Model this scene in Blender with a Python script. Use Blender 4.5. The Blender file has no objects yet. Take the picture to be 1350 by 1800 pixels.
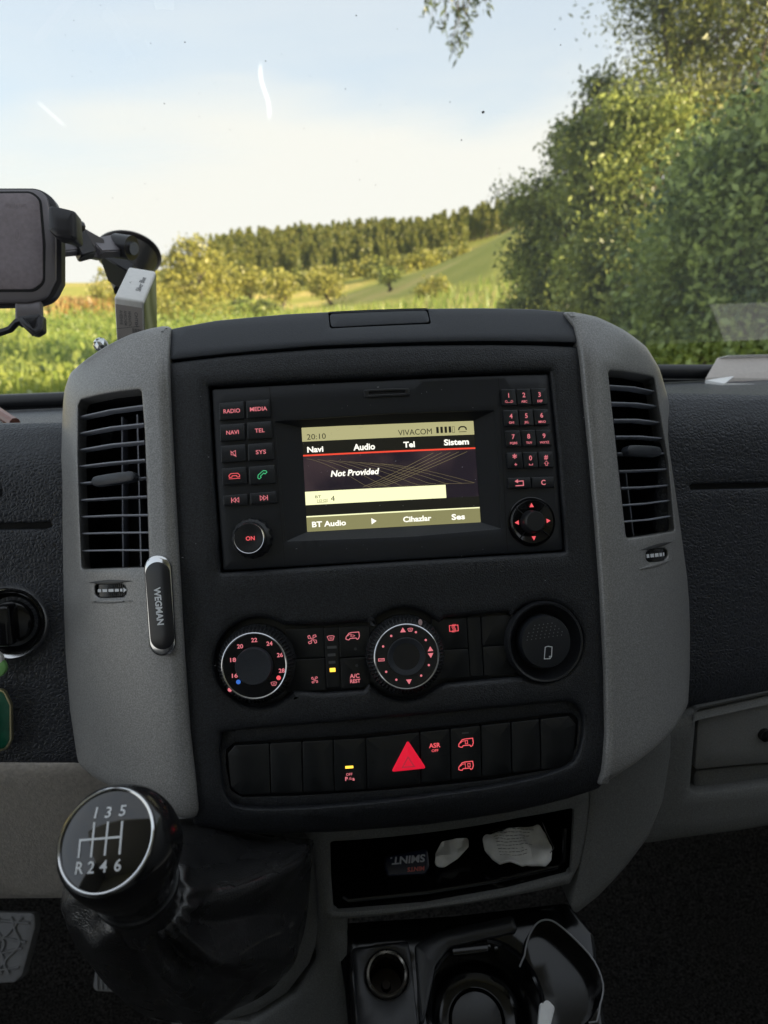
import bpy, bmesh, math, random
import numpy as np
from mathutils import Vector, Matrix, noise
from mathutils.geometry import delaunay_2d_cdt
R = math.radians
random.seed(7); rng = np.random.default_rng(7)
scene = bpy.context.scene
COL = scene.collection

# ------------------------------------------------------------------ camera
EYE = Vector((0.0, 0.0, 2.0))
YAW, PITCH, ROLL, FPX = R(4.5), R(17.9), R(2.0), 1300.0
fwd = Vector((math.sin(YAW)*math.cos(PITCH), math.cos(YAW)*math.cos(PITCH), -math.sin(PITCH)))
r0 = Vector((math.cos(YAW), -math.sin(YAW), 0)); u0 = r0.cross(fwd)
CR = r0*math.cos(ROLL) - u0*math.sin(ROLL); CU = u0*math.cos(ROLL) + r0*math.sin(ROLL)
cam_d = bpy.data.cameras.new('camera'); cam = bpy.data.objects.new('camera', cam_d); COL.objects.link(cam)
cam.matrix_world = Matrix(((CR.x, CU.x, -fwd.x, EYE.x), (CR.y, CU.y, -fwd.y, EYE.y), (CR.z, CU.z, -fwd.z, EYE.z), (0, 0, 0, 1)))
cam_d.sensor_fit = 'VERTICAL'; cam_d.sensor_height = 36.0; cam_d.lens = 36.0*FPX/1800
cam_d.clip_start = 0.02; cam_d.clip_end = 3000
cam_d.dof.use_dof = True; cam_d.dof.focus_distance = 0.49; cam_d.dof.aperture_fstop = 10.5
scene.camera = cam

# ------------------------------------------------------------------ light
SUN = Vector((0.76, -0.60, 0.27)).normalized()
sun_el = math.asin(SUN.z); sun_az = math.atan2(SUN.x, SUN.y)
w = bpy.data.worlds.new("World"); scene.world = w; w.use_nodes = True
nt = w.node_tree; nt.nodes.clear()
def N(t, tree=None, **k):
    n = (tree or nt).nodes.new(t)
    for a, b in k.items(): setattr(n, a, b)
    return n
sky = N('ShaderNodeTexSky', sky_type='NISHITA', sun_disc=False, sun_elevation=sun_el, sun_rotation=sun_az)
sky.air_density = 1.0; sky.dust_density = 0.6; sky.ozone_density = 1.5
tc = N('ShaderNodeTexCoord'); sep = N('ShaderNodeSeparateXYZ'); nt.links.new(tc.outputs['Generated'], sep.inputs[0])
ns = N('ShaderNodeTexNoise'); ns.inputs['Scale'].default_value = 2.2; ns.inputs['Detail'].default_value = 5; ns.inputs['Distortion'].default_value = 0.3
mp = N('ShaderNodeMapping'); mp.inputs['Scale'].default_value = (1, 1, 3.0); mp.inputs['Location'].default_value = (0.2, 0.5, 0.1)
nt.links.new(tc.outputs['Generated'], mp.inputs[0]); nt.links.new(mp.outputs[0], ns.inputs['Vector'])
def math_(op, a, b, tree=None, c=None):
    t = tree or nt; m = N('ShaderNodeMath', t, operation=op)
    for i, v in enumerate((a, b, c)):
        if v is None: continue
        if isinstance(v, (int, float)): m.inputs[i].default_value = v
        else: t.links.new(v, m.inputs[i])
    return m.outputs[0]
# cloud bank: low sky below a wavy upper edge
edge = math_('MULTIPLY_ADD', ns.outputs['Fac'], 0.22, c=0.062)
edge = math_('ADD', edge, math_('MULTIPLY', sep.outputs['X'], 0.10))
msk = math_('SUBTRACT', edge, sep.outputs['Z'])
mr = N('ShaderNodeMapRange', interpolation_type='SMOOTHSTEP'); mr.inputs['From Min'].default_value = -0.05; mr.inputs['From Max'].default_value = 0.05
nt.links.new(msk, mr.inputs['Value'])
ns2 = N('ShaderNodeTexNoise'); ns2.inputs['Scale'].default_value = 5; ns2.inputs['Detail'].default_value = 8
mp2 = N('ShaderNodeMapping'); mp2.inputs['Scale'].default_value = (0.6, 1, 3.2); nt.links.new(tc.outputs['Generated'], mp2.inputs[0]); nt.links.new(mp2.outputs[0], ns2.inputs['Vector'])
thin = N('ShaderNodeMapRange'); thin.inputs['From Min'].default_value = 0.42; thin.inputs['From Max'].default_value = 0.75; thin.inputs['To Max'].default_value = 0.25
nt.links.new(ns2.outputs['Fac'], thin.inputs['Value'])
cm = math_('MAXIMUM', mr.outputs[0], thin.outputs[0])
# veil of high thin cloud that pales the blue
skyx = N('ShaderNodeMix', data_type='RGBA'); skyx.inputs[0].default_value = 0.8; nt.links.new(sky.outputs[0], skyx.inputs[6]); skyx.inputs[7].default_value = (3.1, 3.36, 3.6, 1)
mix = N('ShaderNodeMix', data_type='RGBA'); nt.links.new(cm, mix.inputs[0]); nt.links.new(skyx.outputs[2], mix.inputs[6]); mix.inputs[7].default_value = (4.05, 3.98, 3.72, 1)
def streak(col, p1, p2, wd, amt, wob):
    def dr(px, py):
        v = fwd*FPX + CR*(px-675) + CU*(900-py); return v.normalized()
    a_, b_ = dr(*p1), dr(*p2); n_ = a_.cross(b_).normalized(); m_ = (a_+b_).normalized(); t_ = n_.cross(m_).normalized(); hl = a_.angle(b_)/2
    def dot(v):
        k_ = N('ShaderNodeVectorMath', operation='DOT_PRODUCT'); nt.links.new(tc.outputs['Generated'], k_.inputs[0]); k_.inputs[1].default_value = v; return k_.outputs['Value']
    tt_ = dot(t_); wv_ = math_('MULTIPLY', math_('SINE', math_('MULTIPLY', tt_, 120.0), None), wob)
    x_ = math_('ABSOLUTE', math_('ADD', dot(n_), wv_), None)
    f1 = N('ShaderNodeMapRange', interpolation_type='SMOOTHSTEP'); f1.inputs['From Min'].default_value = wd; f1.inputs['From Max'].default_value = wd*0.2; nt.links.new(x_, f1.inputs['Value'])
    f2 = N('ShaderNodeMapRange', interpolation_type='SMOOTHSTEP'); f2.inputs['From Min'].default_value = hl; f2.inputs['From Max'].default_value = hl*0.6; nt.links.new(math_('ABSOLUTE', tt_, None), f2.inputs['Value'])
    fm = math_('GREATER_THAN', dot(m_), 0.5); f = math_('MULTIPLY', math_('MULTIPLY', math_('MULTIPLY', f1.outputs[0], f2.outputs[0]), fm), amt)
    mm = N('ShaderNodeMix', data_type='RGBA'); nt.links.new(f, mm.inputs[0]); nt.links.new(col, mm.inputs[6]); mm.inputs[7].default_value = (6.2, 6.2, 6.1, 1); return mm.outputs[2]
skycol = streak(mix.outputs[2], (456, 105), (475, 215), 0.0030, 0.75, 0.0018)
skycol = streak(skycol, (62, 175), (118, 225), 0.0022, 0.3, 0.0)
bg = N('ShaderNodeBackground'); bg.inputs['Strength'].default_value = 0.10; nt.links.new(skycol, bg.inputs['Color'])
out = N('ShaderNodeOutputWorld'); nt.links.new(bg.outputs[0], out.inputs[0])
sd = bpy.data.lights.new('sun', 'SUN'); sd.energy = 5.0; sd.angle = R(0.6); sd.color = (1.0, 0.80, 0.52)
so = bpy.data.objects.new('sun', sd); COL.objects.link(so); so.rotation_euler = SUN.to_track_quat('Z', 'Y').to_euler(); so.location = (5, -5, 8)
scene.view_settings.view_transform = 'Standard'; scene.view_settings.look = 'None'; scene.view_settings.exposure = 1.38; scene.view_settings.gamma = 1
scene.cycles.max_bounces = 8; scene.cycles.transparent_max_bounces = 16

# ------------------------------------------------------------------ helpers
def ray(px, py): return (fwd*FPX + CR*(px-675) + CU*(900-py))/FPX      # z-depth 1
def at(px, py, d): return EYE + ray(px, py)*d
def cv(x, y, z): return CR*x + CU*y + fwd*z                              # camera-space vector

def tag(o, label=None, cat=None, group=None, kind=None):
    if label: o['label'] = label
    if cat: o['category'] = cat
    if group: o['group'] = group
    if kind: o['kind'] = kind
    return o
def empty(name, loc, label, cat, group=None):
    o = bpy.data.objects.new(name, None); COL.objects.link(o); o.location = loc; o.empty_display_size = 0.05
    return tag(o, label, cat, group)
LOC = {}
def wloc(p):
    v = Vector((0, 0, 0))
    while p is not None: v = v + p.location; p = p.parent
    return v
def mesh_ob(name, verts, faces, mat, parent=None, smooth=35, mats=None, fmi=None):
    off = wloc(parent) if parent else Vector((0, 0, 0))
    me = bpy.data.meshes.new(name)
    bm = bmesh.new(); vs = [bm.verts.new(Vector(v)-off) for v in verts]
    for i, f in enumerate(faces):
        try:
            fc = bm.faces.new([vs[j] for j in f])
            if fmi: fc.material_index = fmi[i]
        except ValueError: pass
    bmesh.ops.remove_doubles(bm, verts=bm.verts, dist=1e-6)
    bmesh.ops.recalc_face_normals(bm, faces=bm.faces)
    bm.to_mesh(me); bm.free()
    for m in (mats or [mat]): me.materials.append(m)
    if smooth:
        me.polygons.foreach_set('use_smooth', [True]*len(me.polygons)); me.set_sharp_from_angle(angle=R(smooth))
    o = bpy.data.objects.new(name, me); COL.objects.link(o)
    if parent: o.parent = parent
    return o

class Surf:
    def __init__(s, P, tilt=None, nf=None, U=None, V=None):
        s.P = P; s.U = U or Vector((1, 0, 0)); s.V = V or Vector((0, math.sin(R(tilt)), math.cos(R(tilt))))
        s.N = s.U.cross(s.V).normalized(); s.nf = nf or (lambda u, v: 0.0)
    def uv(s, px, py, h=0.0):
        d = ray(px, py)
        def f(t):
            q = EYE + d*t - s.P; return q.dot(s.N) - s.nf(q.dot(s.U), q.dot(s.V)) - h
        a = 0.12; fa = f(a); b = a; best = (abs(fa), a)
        while b < 3.0:
            b2 = b + 0.01; fb = f(b2)
            if abs(fb) < best[0]: best = (abs(fb), b2)
            if fa > 0 >= fb:
                lo, hi = b, b2
                for _ in range(30):
                    m = (lo+hi)/2
                    if f(m) > 0: lo = m
                    else: hi = m
                best = (0, lo); break
            b, fa = b2, fb
        q = EYE + d*best[1] - s.P
        return (q.dot(s.U), q.dot(s.V))
    def pt(s, u, v, h=0.0):
        return s.P + s.U*u + s.V*v + s.N*(s.nf(u, v)+h)
    def p(s, px, py, h=0.0): return s.pt(*s.uv(px, py, h), h)
    def k(s, px, py, h=0.0):
        a = s.uv(px-5, py, h); b = s.uv(px+5, py, h); return math.hypot(b[0]-a[0], b[1]-a[1])/10

def area(p): return sum(p[i-1][0]*p[i][1]-p[i][0]*p[i-1][1] for i in range(len(p)))/2
def inside(q, p):
    c = False; x, y = q
    for i in range(len(p)):
        (x0, y0), (x1, y1) = p[i-1], p[i]
        if (y0 > y) != (y1 > y) and x < (x1-x0)*(y-y0)/(y1-y0)+x0: c = not c
    return c
def fillet(p, r, n=5, maxang=28):
    out = []
    for i in range(len(p)):
        a, b, c = Vector(p[i-1]), Vector(p[i]), Vector(p[(i+1) % len(p)])
        d1, d2 = a-b, c-b
        if d1.length < 1e-9 or d2.length < 1e-9: continue
        ang = d1.angle(d2)
        if r <= 0 or math.pi-ang < R(maxang): out.append(tuple(b)); continue
        t = min(r/math.tan(ang/2), d1.length*0.49, d2.length*0.49)
        s, e = b+d1.normalized()*t, b+d2.normalized()*t
        for k in range(n+1):
            q = k/n; out.append(tuple(s*(1-q)**2 + b*2*q*(1-q) + e*q*q))
    return out
def resample(p, L):
    out = []
    for i in range(len(p)):
        a, b = p[i], p[(i+1) % len(p)]; d = math.hypot(b[0]-a[0], b[1]-a[1])
        if d < 1e-6: continue
        n = max(1, int(math.ceil(d/L)))
        for k in range(n): out.append((a[0]+(b[0]-a[0])*k/n, a[1]+(b[1]-a[1])*k/n))
    return out
def spline(p, n=4):
    out = []; m = len(p)
    for i in range(m):
        a, b, c, d = (Vector(p[(i+j-1) % m]) for j in range(4))
        for k in range(n):
            t = k/n; out.append(tuple(0.5*((2*b)+(c-a)*t+(2*a-5*b+4*c-d)*t*t+(3*b-a-3*c+d)*t**3)))
    return out
def offset(p, o):
    if abs(o) < 1e-9: return list(p)
    out = []; m = len(p)
    for i in range(m):
        a, b, c = Vector(p[i-1]), Vector(p[i]), Vector(p[(i+1) % m])
        e1, e2 = (b-a).normalized(), (c-b).normalized()
        n1, n2 = Vector((-e1.y, e1.x)), Vector((-e2.y, e2.x)); nn = n1+n2
        if nn.length < 1e-6: nn = n1
        nn.normalize(); s = 1/max(0.6, nn.dot(n1)); out.append(tuple(b+nn*o*s))
    return out
def arc(cx, cy, r, a0, a1, n=16, ry=None):       # pixel-space arc, degrees, y down
    return [(cx+r*math.cos(R(a0+(a1-a0)*k/n)), cy+(ry or r)*math.sin(R(a0+(a1-a0)*k/n))) for k in range(n+1)]

def solid(name, mat, surf, outline, parent=None, holes=(), h=0.0, depth=0.004, r=0.0006, fr=0.002, hfr=None, hr=None, step=0.012, closed=False, px=True, hdepth=None, nr=3, smooth=40):
    L0 = [surf.uv(x, y, h) for x, y in outline] if px else list(outline)
    L0 = resample(fillet(L0, fr), step)
    if area(L0) < 0: L0.reverse()
    loops = [L0]
    for hh in holes:
        q = [surf.uv(x, y, h) for x, y in hh] if px else list(hh)
        q = resample(fillet(q, fr if hfr is None else hfr), step)
        if area(q) > 0: q.reverse()
        loops.append(q)
    verts, faces, tops = [], [], []
    for li, lp in enumerate(loops):
        rr = r if (li == 0 or hr is None) else hr
        dd = depth if (li == 0 or hdepth is None) else hdepth
        prof = [(0, h-dd), (0, h-rr)] + [(rr*(1-math.cos(a)), h-rr*(1-math.sin(a))) for a in [math.pi/2*k/nr for k in range(1, nr)]]
        prev = None; m = len(lp)
        for o, hh in prof:
            idx = [len(verts)+i for i in range(m)]; verts += [surf.pt(u, v, hh) for u, v in offset(lp, o)]
            if prev: faces += [(prev[i], prev[(i+1) % m], idx[(i+1) % m], idx[i]) for i in range(m)]
            prev = idx
        tops.append((offset(lp, rr), prev))
    pts, edges = [], []
    for q, _ in tops:
        b = len(pts); m = len(q); pts += [Vector(a) for a in q]; edges += [(b+i, b+(i+1) % m) for i in range(m)]
    nb = len(pts); polys = [q for q, _ in tops]
    xs = [a[0] for a in polys[0]]; ys = [a[1] for a in polys[0]]
    g = step
    nx, ny = int((max(xs)-min(xs))/g), int((max(ys)-min(ys))/g)
    for i in range(1, nx+1):
        for j in range(1, ny+1):
            q = (min(xs)+i*g, min(ys)+j*g)
            if inside(q, polys[0]) and not any(inside(q, pp) for pp in polys[1:]):
                if min((q[0]-a.x)**2+(q[1]-a.y)**2 for a in pts[:nb]) > (g*0.4)**2: pts.append(Vector(q))
    vo, _, fo, ov, _, _ = delaunay_2d_cdt(pts, edges, [], 0, 1e-7)
    base = len(verts); verts += [surf.pt(a.x, a.y, h) for a in vo]
    flat = [i for _, t in tops for i in t]
    for f in fo:
        c = (sum(vo[i].x for i in f)/len(f), sum(vo[i].y for i in f)/len(f))
        if inside(c, polys[0]) and not any(inside(c, pp) for pp in polys[1:]): faces.append(tuple(base+i for i in f))
    for j, o in enumerate(ov):                     # weld the rim
        for q in o:
            if q < nb:
                m = len(verts)
                verts[flat[q]] = verts[base+j]; break
    # stitch last profile ring (at offset<r) to top ring
    b = 0
    for q, t in tops:
        m = len(q); ring = [len(verts)+i for i in range(m)]; b += m
    if closed:
        faces.append(tuple(range(len(loops[0]))))
    return mesh_ob(name, verts, faces, mat, parent, smooth)

def lathe(name, mat, surf, c, prof, parent=None, px=True, h=0, seg=48, knurl=0, kamp=0.0, kr=(0, 1), axis=None, a0=0.0, smooth=40, sq=None):
    if axis is None:
        u, v = surf.uv(*c, h) if px else c
        O = surf.pt(u, v, 0); e = 1e-4
        X = (surf.pt(u+e, v)-surf.pt(u-e, v)).normalized(); Yv = (surf.pt(u, v+e)-surf.pt(u, v-e)).normalized(); Z = X.cross(Yv).normalized()
        Yv = Z.cross(X)
    else: O, X, Yv, Z = axis
    verts, faces = [], []; rings = []
    for (r, hh) in prof:
        if r < 1e-7: verts.append(O+Z*hh); rings.append([len(verts)-1]); continue
        idx = []
        for i in range(seg):
            a = a0+2*math.pi*i/seg; rr = r
            if knurl and kr[0] <= r <= kr[1]: rr = r + kamp*math.cos(knurl*a)
            verts.append(O+X*(rr*math.cos(a))+Yv*(rr*math.sin(a))+Z*hh); idx.append(len(verts)-1)
        rings.append(idx)
    for a, b in zip(rings, rings[1:]):
        for i in range(seg):
            j = (i+1) % seg
            if len(a) == 1 and len(b) == 1: continue
            if len(a) == 1: faces.append((a[0], b[i], b[j]))
            elif len(b) == 1: faces.append((a[i], a[j], b[0]))
            else: faces.append((a[i], a[j], b[j], b[i]))
    return mesh_ob(name, verts, faces, mat, parent, smooth)

def tube(name, mat, pts, r, parent=None, seg=10, flat=1.0, ret=False):
    pts = [Vector(p) for p in pts]; verts, faces = [], []; prev = None
    up = Vector((0, 0, 1))
    for i, p in enumerate(pts):
        t = (pts[min(i+1, len(pts)-1)]-pts[max(i-1, 0)]).normalized()
        if abs(t.dot(up)) > 0.95: up = Vector((1, 0, 0))
        x = t.cross(up).normalized(); y = x.cross(t)
        rr = r[i] if isinstance(r, (list, tuple)) else r
        idx = []
        for k in range(seg):
            a = 2*math.pi*k/seg; verts.append(p+x*rr*math.cos(a)+y*rr*flat*math.sin(a)); idx.append(len(verts)-1)
        if prev: faces += [(prev[k], prev[(k+1) % seg], idx[(k+1) % seg], idx[k]) for k in range(seg)]
        else: faces.append(tuple(idx[::-1]))
        prev = idx
    faces.append(tuple(prev))
    if ret: return verts, faces
    return mesh_ob(name, verts, faces, mat, parent)

def box_verts(O, a, b, c):
    v = [O+a*i+b*j+c*k for i in (0, 1) for j in (0, 1) for k in (0, 1)]
    f = [(0, 1, 3, 2), (4, 6, 7, 5), (0, 4, 5, 1), (2, 3, 7, 6), (0, 2, 6, 4), (1, 5, 7, 3)]
    return v, f
def box(name, mat, O, a, b, c, parent=None, bev=0.0):
    o = mesh_ob(name, *box_verts(O, a, b, c), mat, parent, 30)
    if bev:
        bm = bmesh.new(); bm.from_mesh(o.data); bmesh.ops.bevel(bm, geom=bm.edges[:], offset=bev, segments=3, affect='EDGES', profile=0.5); bm.to_mesh(o.data); bm.free()
        o.data.polygons.foreach_set('use_smooth', [True]*len(o.data.polygons)); o.data.set_sharp_from_angle(angle=R(40))
    return o
def grid_mesh(name, mat, rows, parent=None, closed=False, smooth=60):
    verts, faces = [], []; m = len(rows[0])
    for r_ in rows: verts += list(r_)
    for i in range(len(rows)-1):
        for j in range(m if closed else m-1):
            k = (j+1) % m; faces.append((i*m+j, i*m+k, (i+1)*m+k, (i+1)*m+j))
    return mesh_ob(name, verts, faces, mat, parent, smooth)
def blade(name, mat, surf, pts, h, depth, th, parent=None):
    rows = []
    for x, y in pts:
        u, v = surf.uv(x, y, h)
        rows.append([surf.pt(u, v-th/2, h-depth), surf.pt(u, v-th*0.45, h-th*0.3), surf.pt(u, v-th*0.2, h), surf.pt(u, v+th*0.2, h), surf.pt(u, v+th*0.45, h-th*0.3), surf.pt(u, v+th/2, h-depth)])
    return grid_mesh(name, mat, rows, parent, closed=True)

# text ---------------------------------------------------------------
_tc = {}
def text_geo(s, bold):
    if (s, bold) in _tc: return _tc[(s, bold)]
    cu = bpy.data.curves.new('t', 'FONT'); cu.body = s; cu.size = 1; cu.offset = bold; cu.align_x = 'CENTER'; cu.resolution_u = 3
    o = bpy.data.objects.new('t', cu); COL.objects.link(o); bpy.context.view_layer.update()
    me = bpy.data.meshes.new_from_object(o.evaluated_get(bpy.context.evaluated_depsgraph_get()))
    v = [(a.co.x/0.729, (a.co.y)/0.729-0.5) for a in me.vertices]; f = [tuple(p.vertices) for p in me.polygons]
    bpy.data.objects.remove(o); bpy.data.curves.remove(cu); bpy.data.meshes.remove(me)
    _tc[(s, bold)] = (v, f); return v, f
class Mk:
    """flat marks (lettering, symbols) lying on a surface; units are about one photo pixel"""
    def __init__(s, surf, h, px, py, rot=0.0, unit=None):
        s.s = surf; s.h = h; s.u, s.v = surf.uv(px, py, h); s.k = unit or surf.k(px, py, h); s.rot = R(rot); s.V = []; s.F = []; s.j = 0
    def _p(s, x, y):
        c, n = math.cos(s.rot), math.sin(s.rot)
        return s.s.pt(s.u+(x*c-y*n)*s.k, s.v+(x*n+y*c)*s.k, s.h+s.j*4e-6)
    def text(s, t, x=0, y=0, cap=7, bold=0.015, sx=1.0, slant=0.0, rot=0.0, width=None):
        v, f = text_geo(t, bold)
        if width:
            ww = max(a[0] for a in v)-min(a[0] for a in v); sx = width/(ww*cap)
        c, n = math.cos(R(rot)), math.sin(R(rot)); b = len(s.V); s.j += 1
        for a, q in v:
            X, Y = (a+slant*q)*cap*sx, q*cap; s.V.append(s._p(x+X*c-Y*n, y+X*n+Y*c))
        s.F += [tuple(b+i for i in g) for g in f]; return s
    def poly(s, p):
        s.j += 1; b = len(s.V); s.V += [s._p(*q) for q in p]; s.F.append(tuple(range(b, b+len(p)))); return s
    def disc(s, x, y, r, n=16, ry=None): return s.poly([(x+r*math.cos(2*math.pi*i/n), y+(ry or r)*math.sin(2*math.pi*i/n)) for i in range(n)])
    def line(s, p, w=1.0, closed=False):
        s.j += 1; p = [Vector(q) for q in p]; m = len(p); b = len(s.V)
        for i in range(m):
            a = p[i-1] if (closed or i > 0) else None; c = p[(i+1) % m] if (closed or i < m-1) else None
            e1 = (p[i]-a).normalized() if a is not None else (c-p[i]).normalized(); e2 = (c-p[i]).normalized() if c is not None else e1
            n1, n2 = Vector((-e1.y, e1.x)), Vector((-e2.y, e2.x)); nn = n1+n2
            nn = nn.normalized() if nn.length > 1e-6 else n1
            q = nn*(w/2)/max(0.5, nn.dot(n1)); s.V += [s._p(*(p[i]+q)), s._p(*(p[i]-q))]
        for i in range(m if closed else m-1):
            j = (i+1) % m; s.F.append((b+2*i, b+2*i+1, b+2*j+1, b+2*j))
        return s
    def build(s, name, mat, parent=None):
        o = mesh_ob(name, s.V, s.F, mat, parent, 0); return o

# ------------------------------------------------------------------ materials
def newmat(name):
    m = bpy.data.materials.new(name); m.use_nodes = True; t = m.node_tree; b = t.nodes['Principled BSDF']; return m, t, b
def pbr(name, col, rough=0.5, metal=0.0, grain=0, bump=0.0, var=0.0, vscale=None, coat=0.0, spec=0.5, dist=0.0002, kind='noise', blotch=0.0, rvar=0.0, vcol=None, scratch=0.0):
    m, t, b = newmat(name); L = t.links.new
    b.inputs['Base Color'].default_value = (*col, 1); b.inputs['Roughness'].default_value = rough; b.inputs['Metallic'].default_value = metal
    b.inputs['Specular IOR Level'].default_value = spec; b.inputs['Coat Weight'].default_value = coat; b.inputs['Coat Roughness'].default_value = 0.05
    tcn = N('ShaderNodeTexCoord', t); P = tcn.outputs['Object']
    if var or blotch:
        a = N('ShaderNodeTexNoise', t); a.inputs['Scale'].default_value = vscale or grain or 300; a.inputs['Detail'].default_value = 3; L(P, a.inputs['Vector'])
        c2 = vcol or tuple(min(1, c*(1+var)) for c in col); c1 = tuple(c*(1-var*0.6) for c in col)
        mr_ = N('ShaderNodeMapRange', t); mr_.inputs['From Min'].default_value = 0.35; mr_.inputs['From Max'].default_value = 0.68; L(a.outputs['Fac'], mr_.inputs['Value'])
        mx = N('ShaderNodeMix', t, data_type='RGBA'); L(mr_.outputs[0], mx.inputs[0]); mx.inputs[6].default_value = (*c1, 1); mx.inputs[7].default_value = (*c2, 1)
        colo = mx.outputs[2]
        if blotch:
            a2 = N('ShaderNodeTexNoise', t); a2.inputs['Scale'].default_value = 14; a2.inputs['Detail'].default_value = 6; L(P, a2.inputs['Vector'])
            m2 = N('ShaderNodeMix', t, data_type='RGBA', blend_type='MULTIPLY'); m2.inputs[0].default_value = 1; L(colo, m2.inputs[6])
            rr = N('ShaderNodeMapRange', t); rr.inputs['To Min'].default_value = 1-blotch; rr.inputs['To Max'].default_value = 1+blotch; L(a2.outputs['Fac'], rr.inputs['Value']); L(rr.outputs[0], m2.inputs[7]); colo = m2.outputs[2]
        L(colo, b.inputs['Base Color'])
    if rvar:
        a3 = N('ShaderNodeTexNoise', t); a3.inputs['Scale'].default_value = 30; a3.inputs['Detail'].default_value = 7; L(P, a3.inputs['Vector'])
        r3 = N('ShaderNodeMapRange', t); r3.inputs['To Min'].default_value = max(0.02, rough-rvar); r3.inputs['To Max'].default_value = rough+rvar; L(a3.outputs['Fac'], r3.inputs['Value']); L(r3.outputs[0], b.inputs['Roughness'])
    if bump:
        if kind == 'leather':
            n1 = N('ShaderNodeTexVoronoi', t, feature='DISTANCE_TO_EDGE'); n1.inputs['Scale'].default_value = grain
            wn = N('ShaderNodeTexNoise', t); wn.inputs['Scale'].default_value = grain*0.45; L(P, wn.inputs['Vector'])
            vm = N('ShaderNodeVectorMath', t, operation='MULTIPLY_ADD'); L(wn.outputs['Color'], vm.inputs[0]); vm.inputs[1].default_value = (1.6/grain,)*3; L(P, vm.inputs[2]); L(vm.outputs[0], n1.inputs['Vector'])
            pw = math_('POWER', n1.outputs['Distance'], 0.55, t); ho = pw
        else:
            n1 = N('ShaderNodeTexNoise', t); n1.inputs['Scale'].default_value = grain; n1.inputs['Detail'].default_value = 2.5; L(P, n1.inputs['Vector']); ho = n1.outputs['Fac']
        bp = N('ShaderNodeBump', t); bp.inputs['Strength'].default_value = bump; bp.inputs['Distance'].default_value = dist; L(ho, bp.inputs['Height']); L(bp.outputs[0], b.inputs['Normal'])
    return m
def emit(name, col, s=1.0, base=(0.02, 0.02, 0.02)):
    m, t, b = newmat(name); b.inputs['Base Color'].default_value = (*base, 1); b.inputs['Emission Color'].default_value = (*col, 1); b.inputs['Emission Strength'].default_value = s*0.5; b.inputs['Roughness'].default_value = 0.3
    return m
M = {}
M['fascia'] = pbr('black_grained_plastic', (0.016, 0.0175, 0.021), 0.42, grain=1000, bump=0.9, dist=0.0005, var=1.0, vscale=1100, spec=0.45, blotch=0.12)  # colour speckle paints in the highlight sparkles of the grain
M['cover'] = pbr('anthracite_plastic', (0.030, 0.034, 0.043), 0.40, grain=1300, bump=0.5, dist=0.0003, var=0.2, spec=0.5)
M['flank'] = pbr('grey_painted_plastic', (0.265, 0.262, 0.258), 0.36, metal=0.2, grain=1000, bump=0.35, dist=0.0003, var=0.34, vscale=1100, spec=0.45, blotch=0.06)
M['rimline'] = pbr('dark_grey_seam_plastic', (0.05, 0.05, 0.052), 0.45)
M['lower'] = pbr('lower_grey_plastic', (0.15, 0.152, 0.15), 0.5, grain=1000, bump=0.5, dist=0.0003, var=0.3, blotch=0.1)
M['leather_dash'] = pbr('leather_grain_dash', (0.026, 0.029, 0.037), 0.42, grain=330, bump=1.0, dist=0.0008, kind='leather', var=0.25, vscale=300)
M['knee'] = pbr('grey_beige_grained_plastic', (0.46, 0.42, 0.38), 0.6, grain=360, bump=0.6, dist=0.0005, kind='leather', var=0.15, vscale=300)
M['gaiter'] = pbr('black_leather', (0.017, 0.017, 0.018), 0.28, grain=600, bump=0.6, dist=0.0006, kind='leather', spec=0.8, coat=0.35, var=0.4, vscale=300, rvar=0.08)
M['gloss'] = pbr('gloss_black_plastic', (0.006, 0.006, 0.007), 0.12, grain=60, bump=0.02, rvar=0.08)
M['satin'] = pbr('satin_black_plastic', (0.018, 0.019, 0.022), 0.34, grain=1500, bump=0.2, dist=0.0001, var=0.3)
M['button'] = pbr('button_black_plastic', (0.014, 0.016, 0.020), 0.40, grain=1600, bump=0.25, dist=0.00015, var=0.2)
M['radio'] = pbr('radio_faceplate_plastic', (0.015, 0.017, 0.022), 0.38, grain=1800, bump=0.25, dist=0.00015, var=0.25)
M['switch'] = pbr('switch_black_plastic', (0.006, 0.007, 0.008), 0.42, grain=1500, bump=0.2, dist=0.0001)
M['void'] = pbr('dark_cavity', (0.004, 0.004, 0.005), 0.7)
M['rubber'] = pbr('knurled_rubber', (0.022, 0.023, 0.025), 0.26)
M['chrome'] = pbr('chrome', (0.75, 0.75, 0.76), 0.14, metal=1.0, rvar=0.06)
M['chrome_dark'] = pbr('brushed_chrome', (0.72, 0.72, 0.74), 0.2, metal=1.0)
M['slat'] = pbr('vent_slat_plastic', (0.27, 0.285, 0.33), 0.3)
M['white_mark'] = pbr('white_print', (0.75, 0.77, 0.80), 0.5)
M['grey_mark'] = pbr('grey_print', (0.17, 0.17, 0.18), 0.5)
M['red_lit'] = emit('red_backlit_legend', (0.95, 0.10, 0.12), 0.75, (0.25, 0.1, 0.1))
M['pink_lit'] = emit('pink_backlit_legend', (0.85, 0.20, 0.24), 0.62, (0.3, 0.15, 0.15))
M['green_lit'] = emit('green_backlit_legend', (0.05, 0.55, 0.22), 0.7, (0.1, 0.3, 0.15))
M['blue_dot'] = emit('blue_backlit_dot', (0.05, 0.2, 0.75), 0.6)
M['amber'] = emit('amber_led', (1.0, 0.55, 0.05), 1.6)
M['hazard'] = emit('red_hazard_lens', (0.85, 0.01, 0.04), 0.55, (0.4, 0.01, 0.02))
M['hazard_in'] = emit('dark_red_hazard_print', (0.45, 0.03, 0.05), 0.5, (0.2, 0.01, 0.02))
M['led_off'] = pbr('unlit_led', (0.09, 0.09, 0.095), 0.4)
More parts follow.
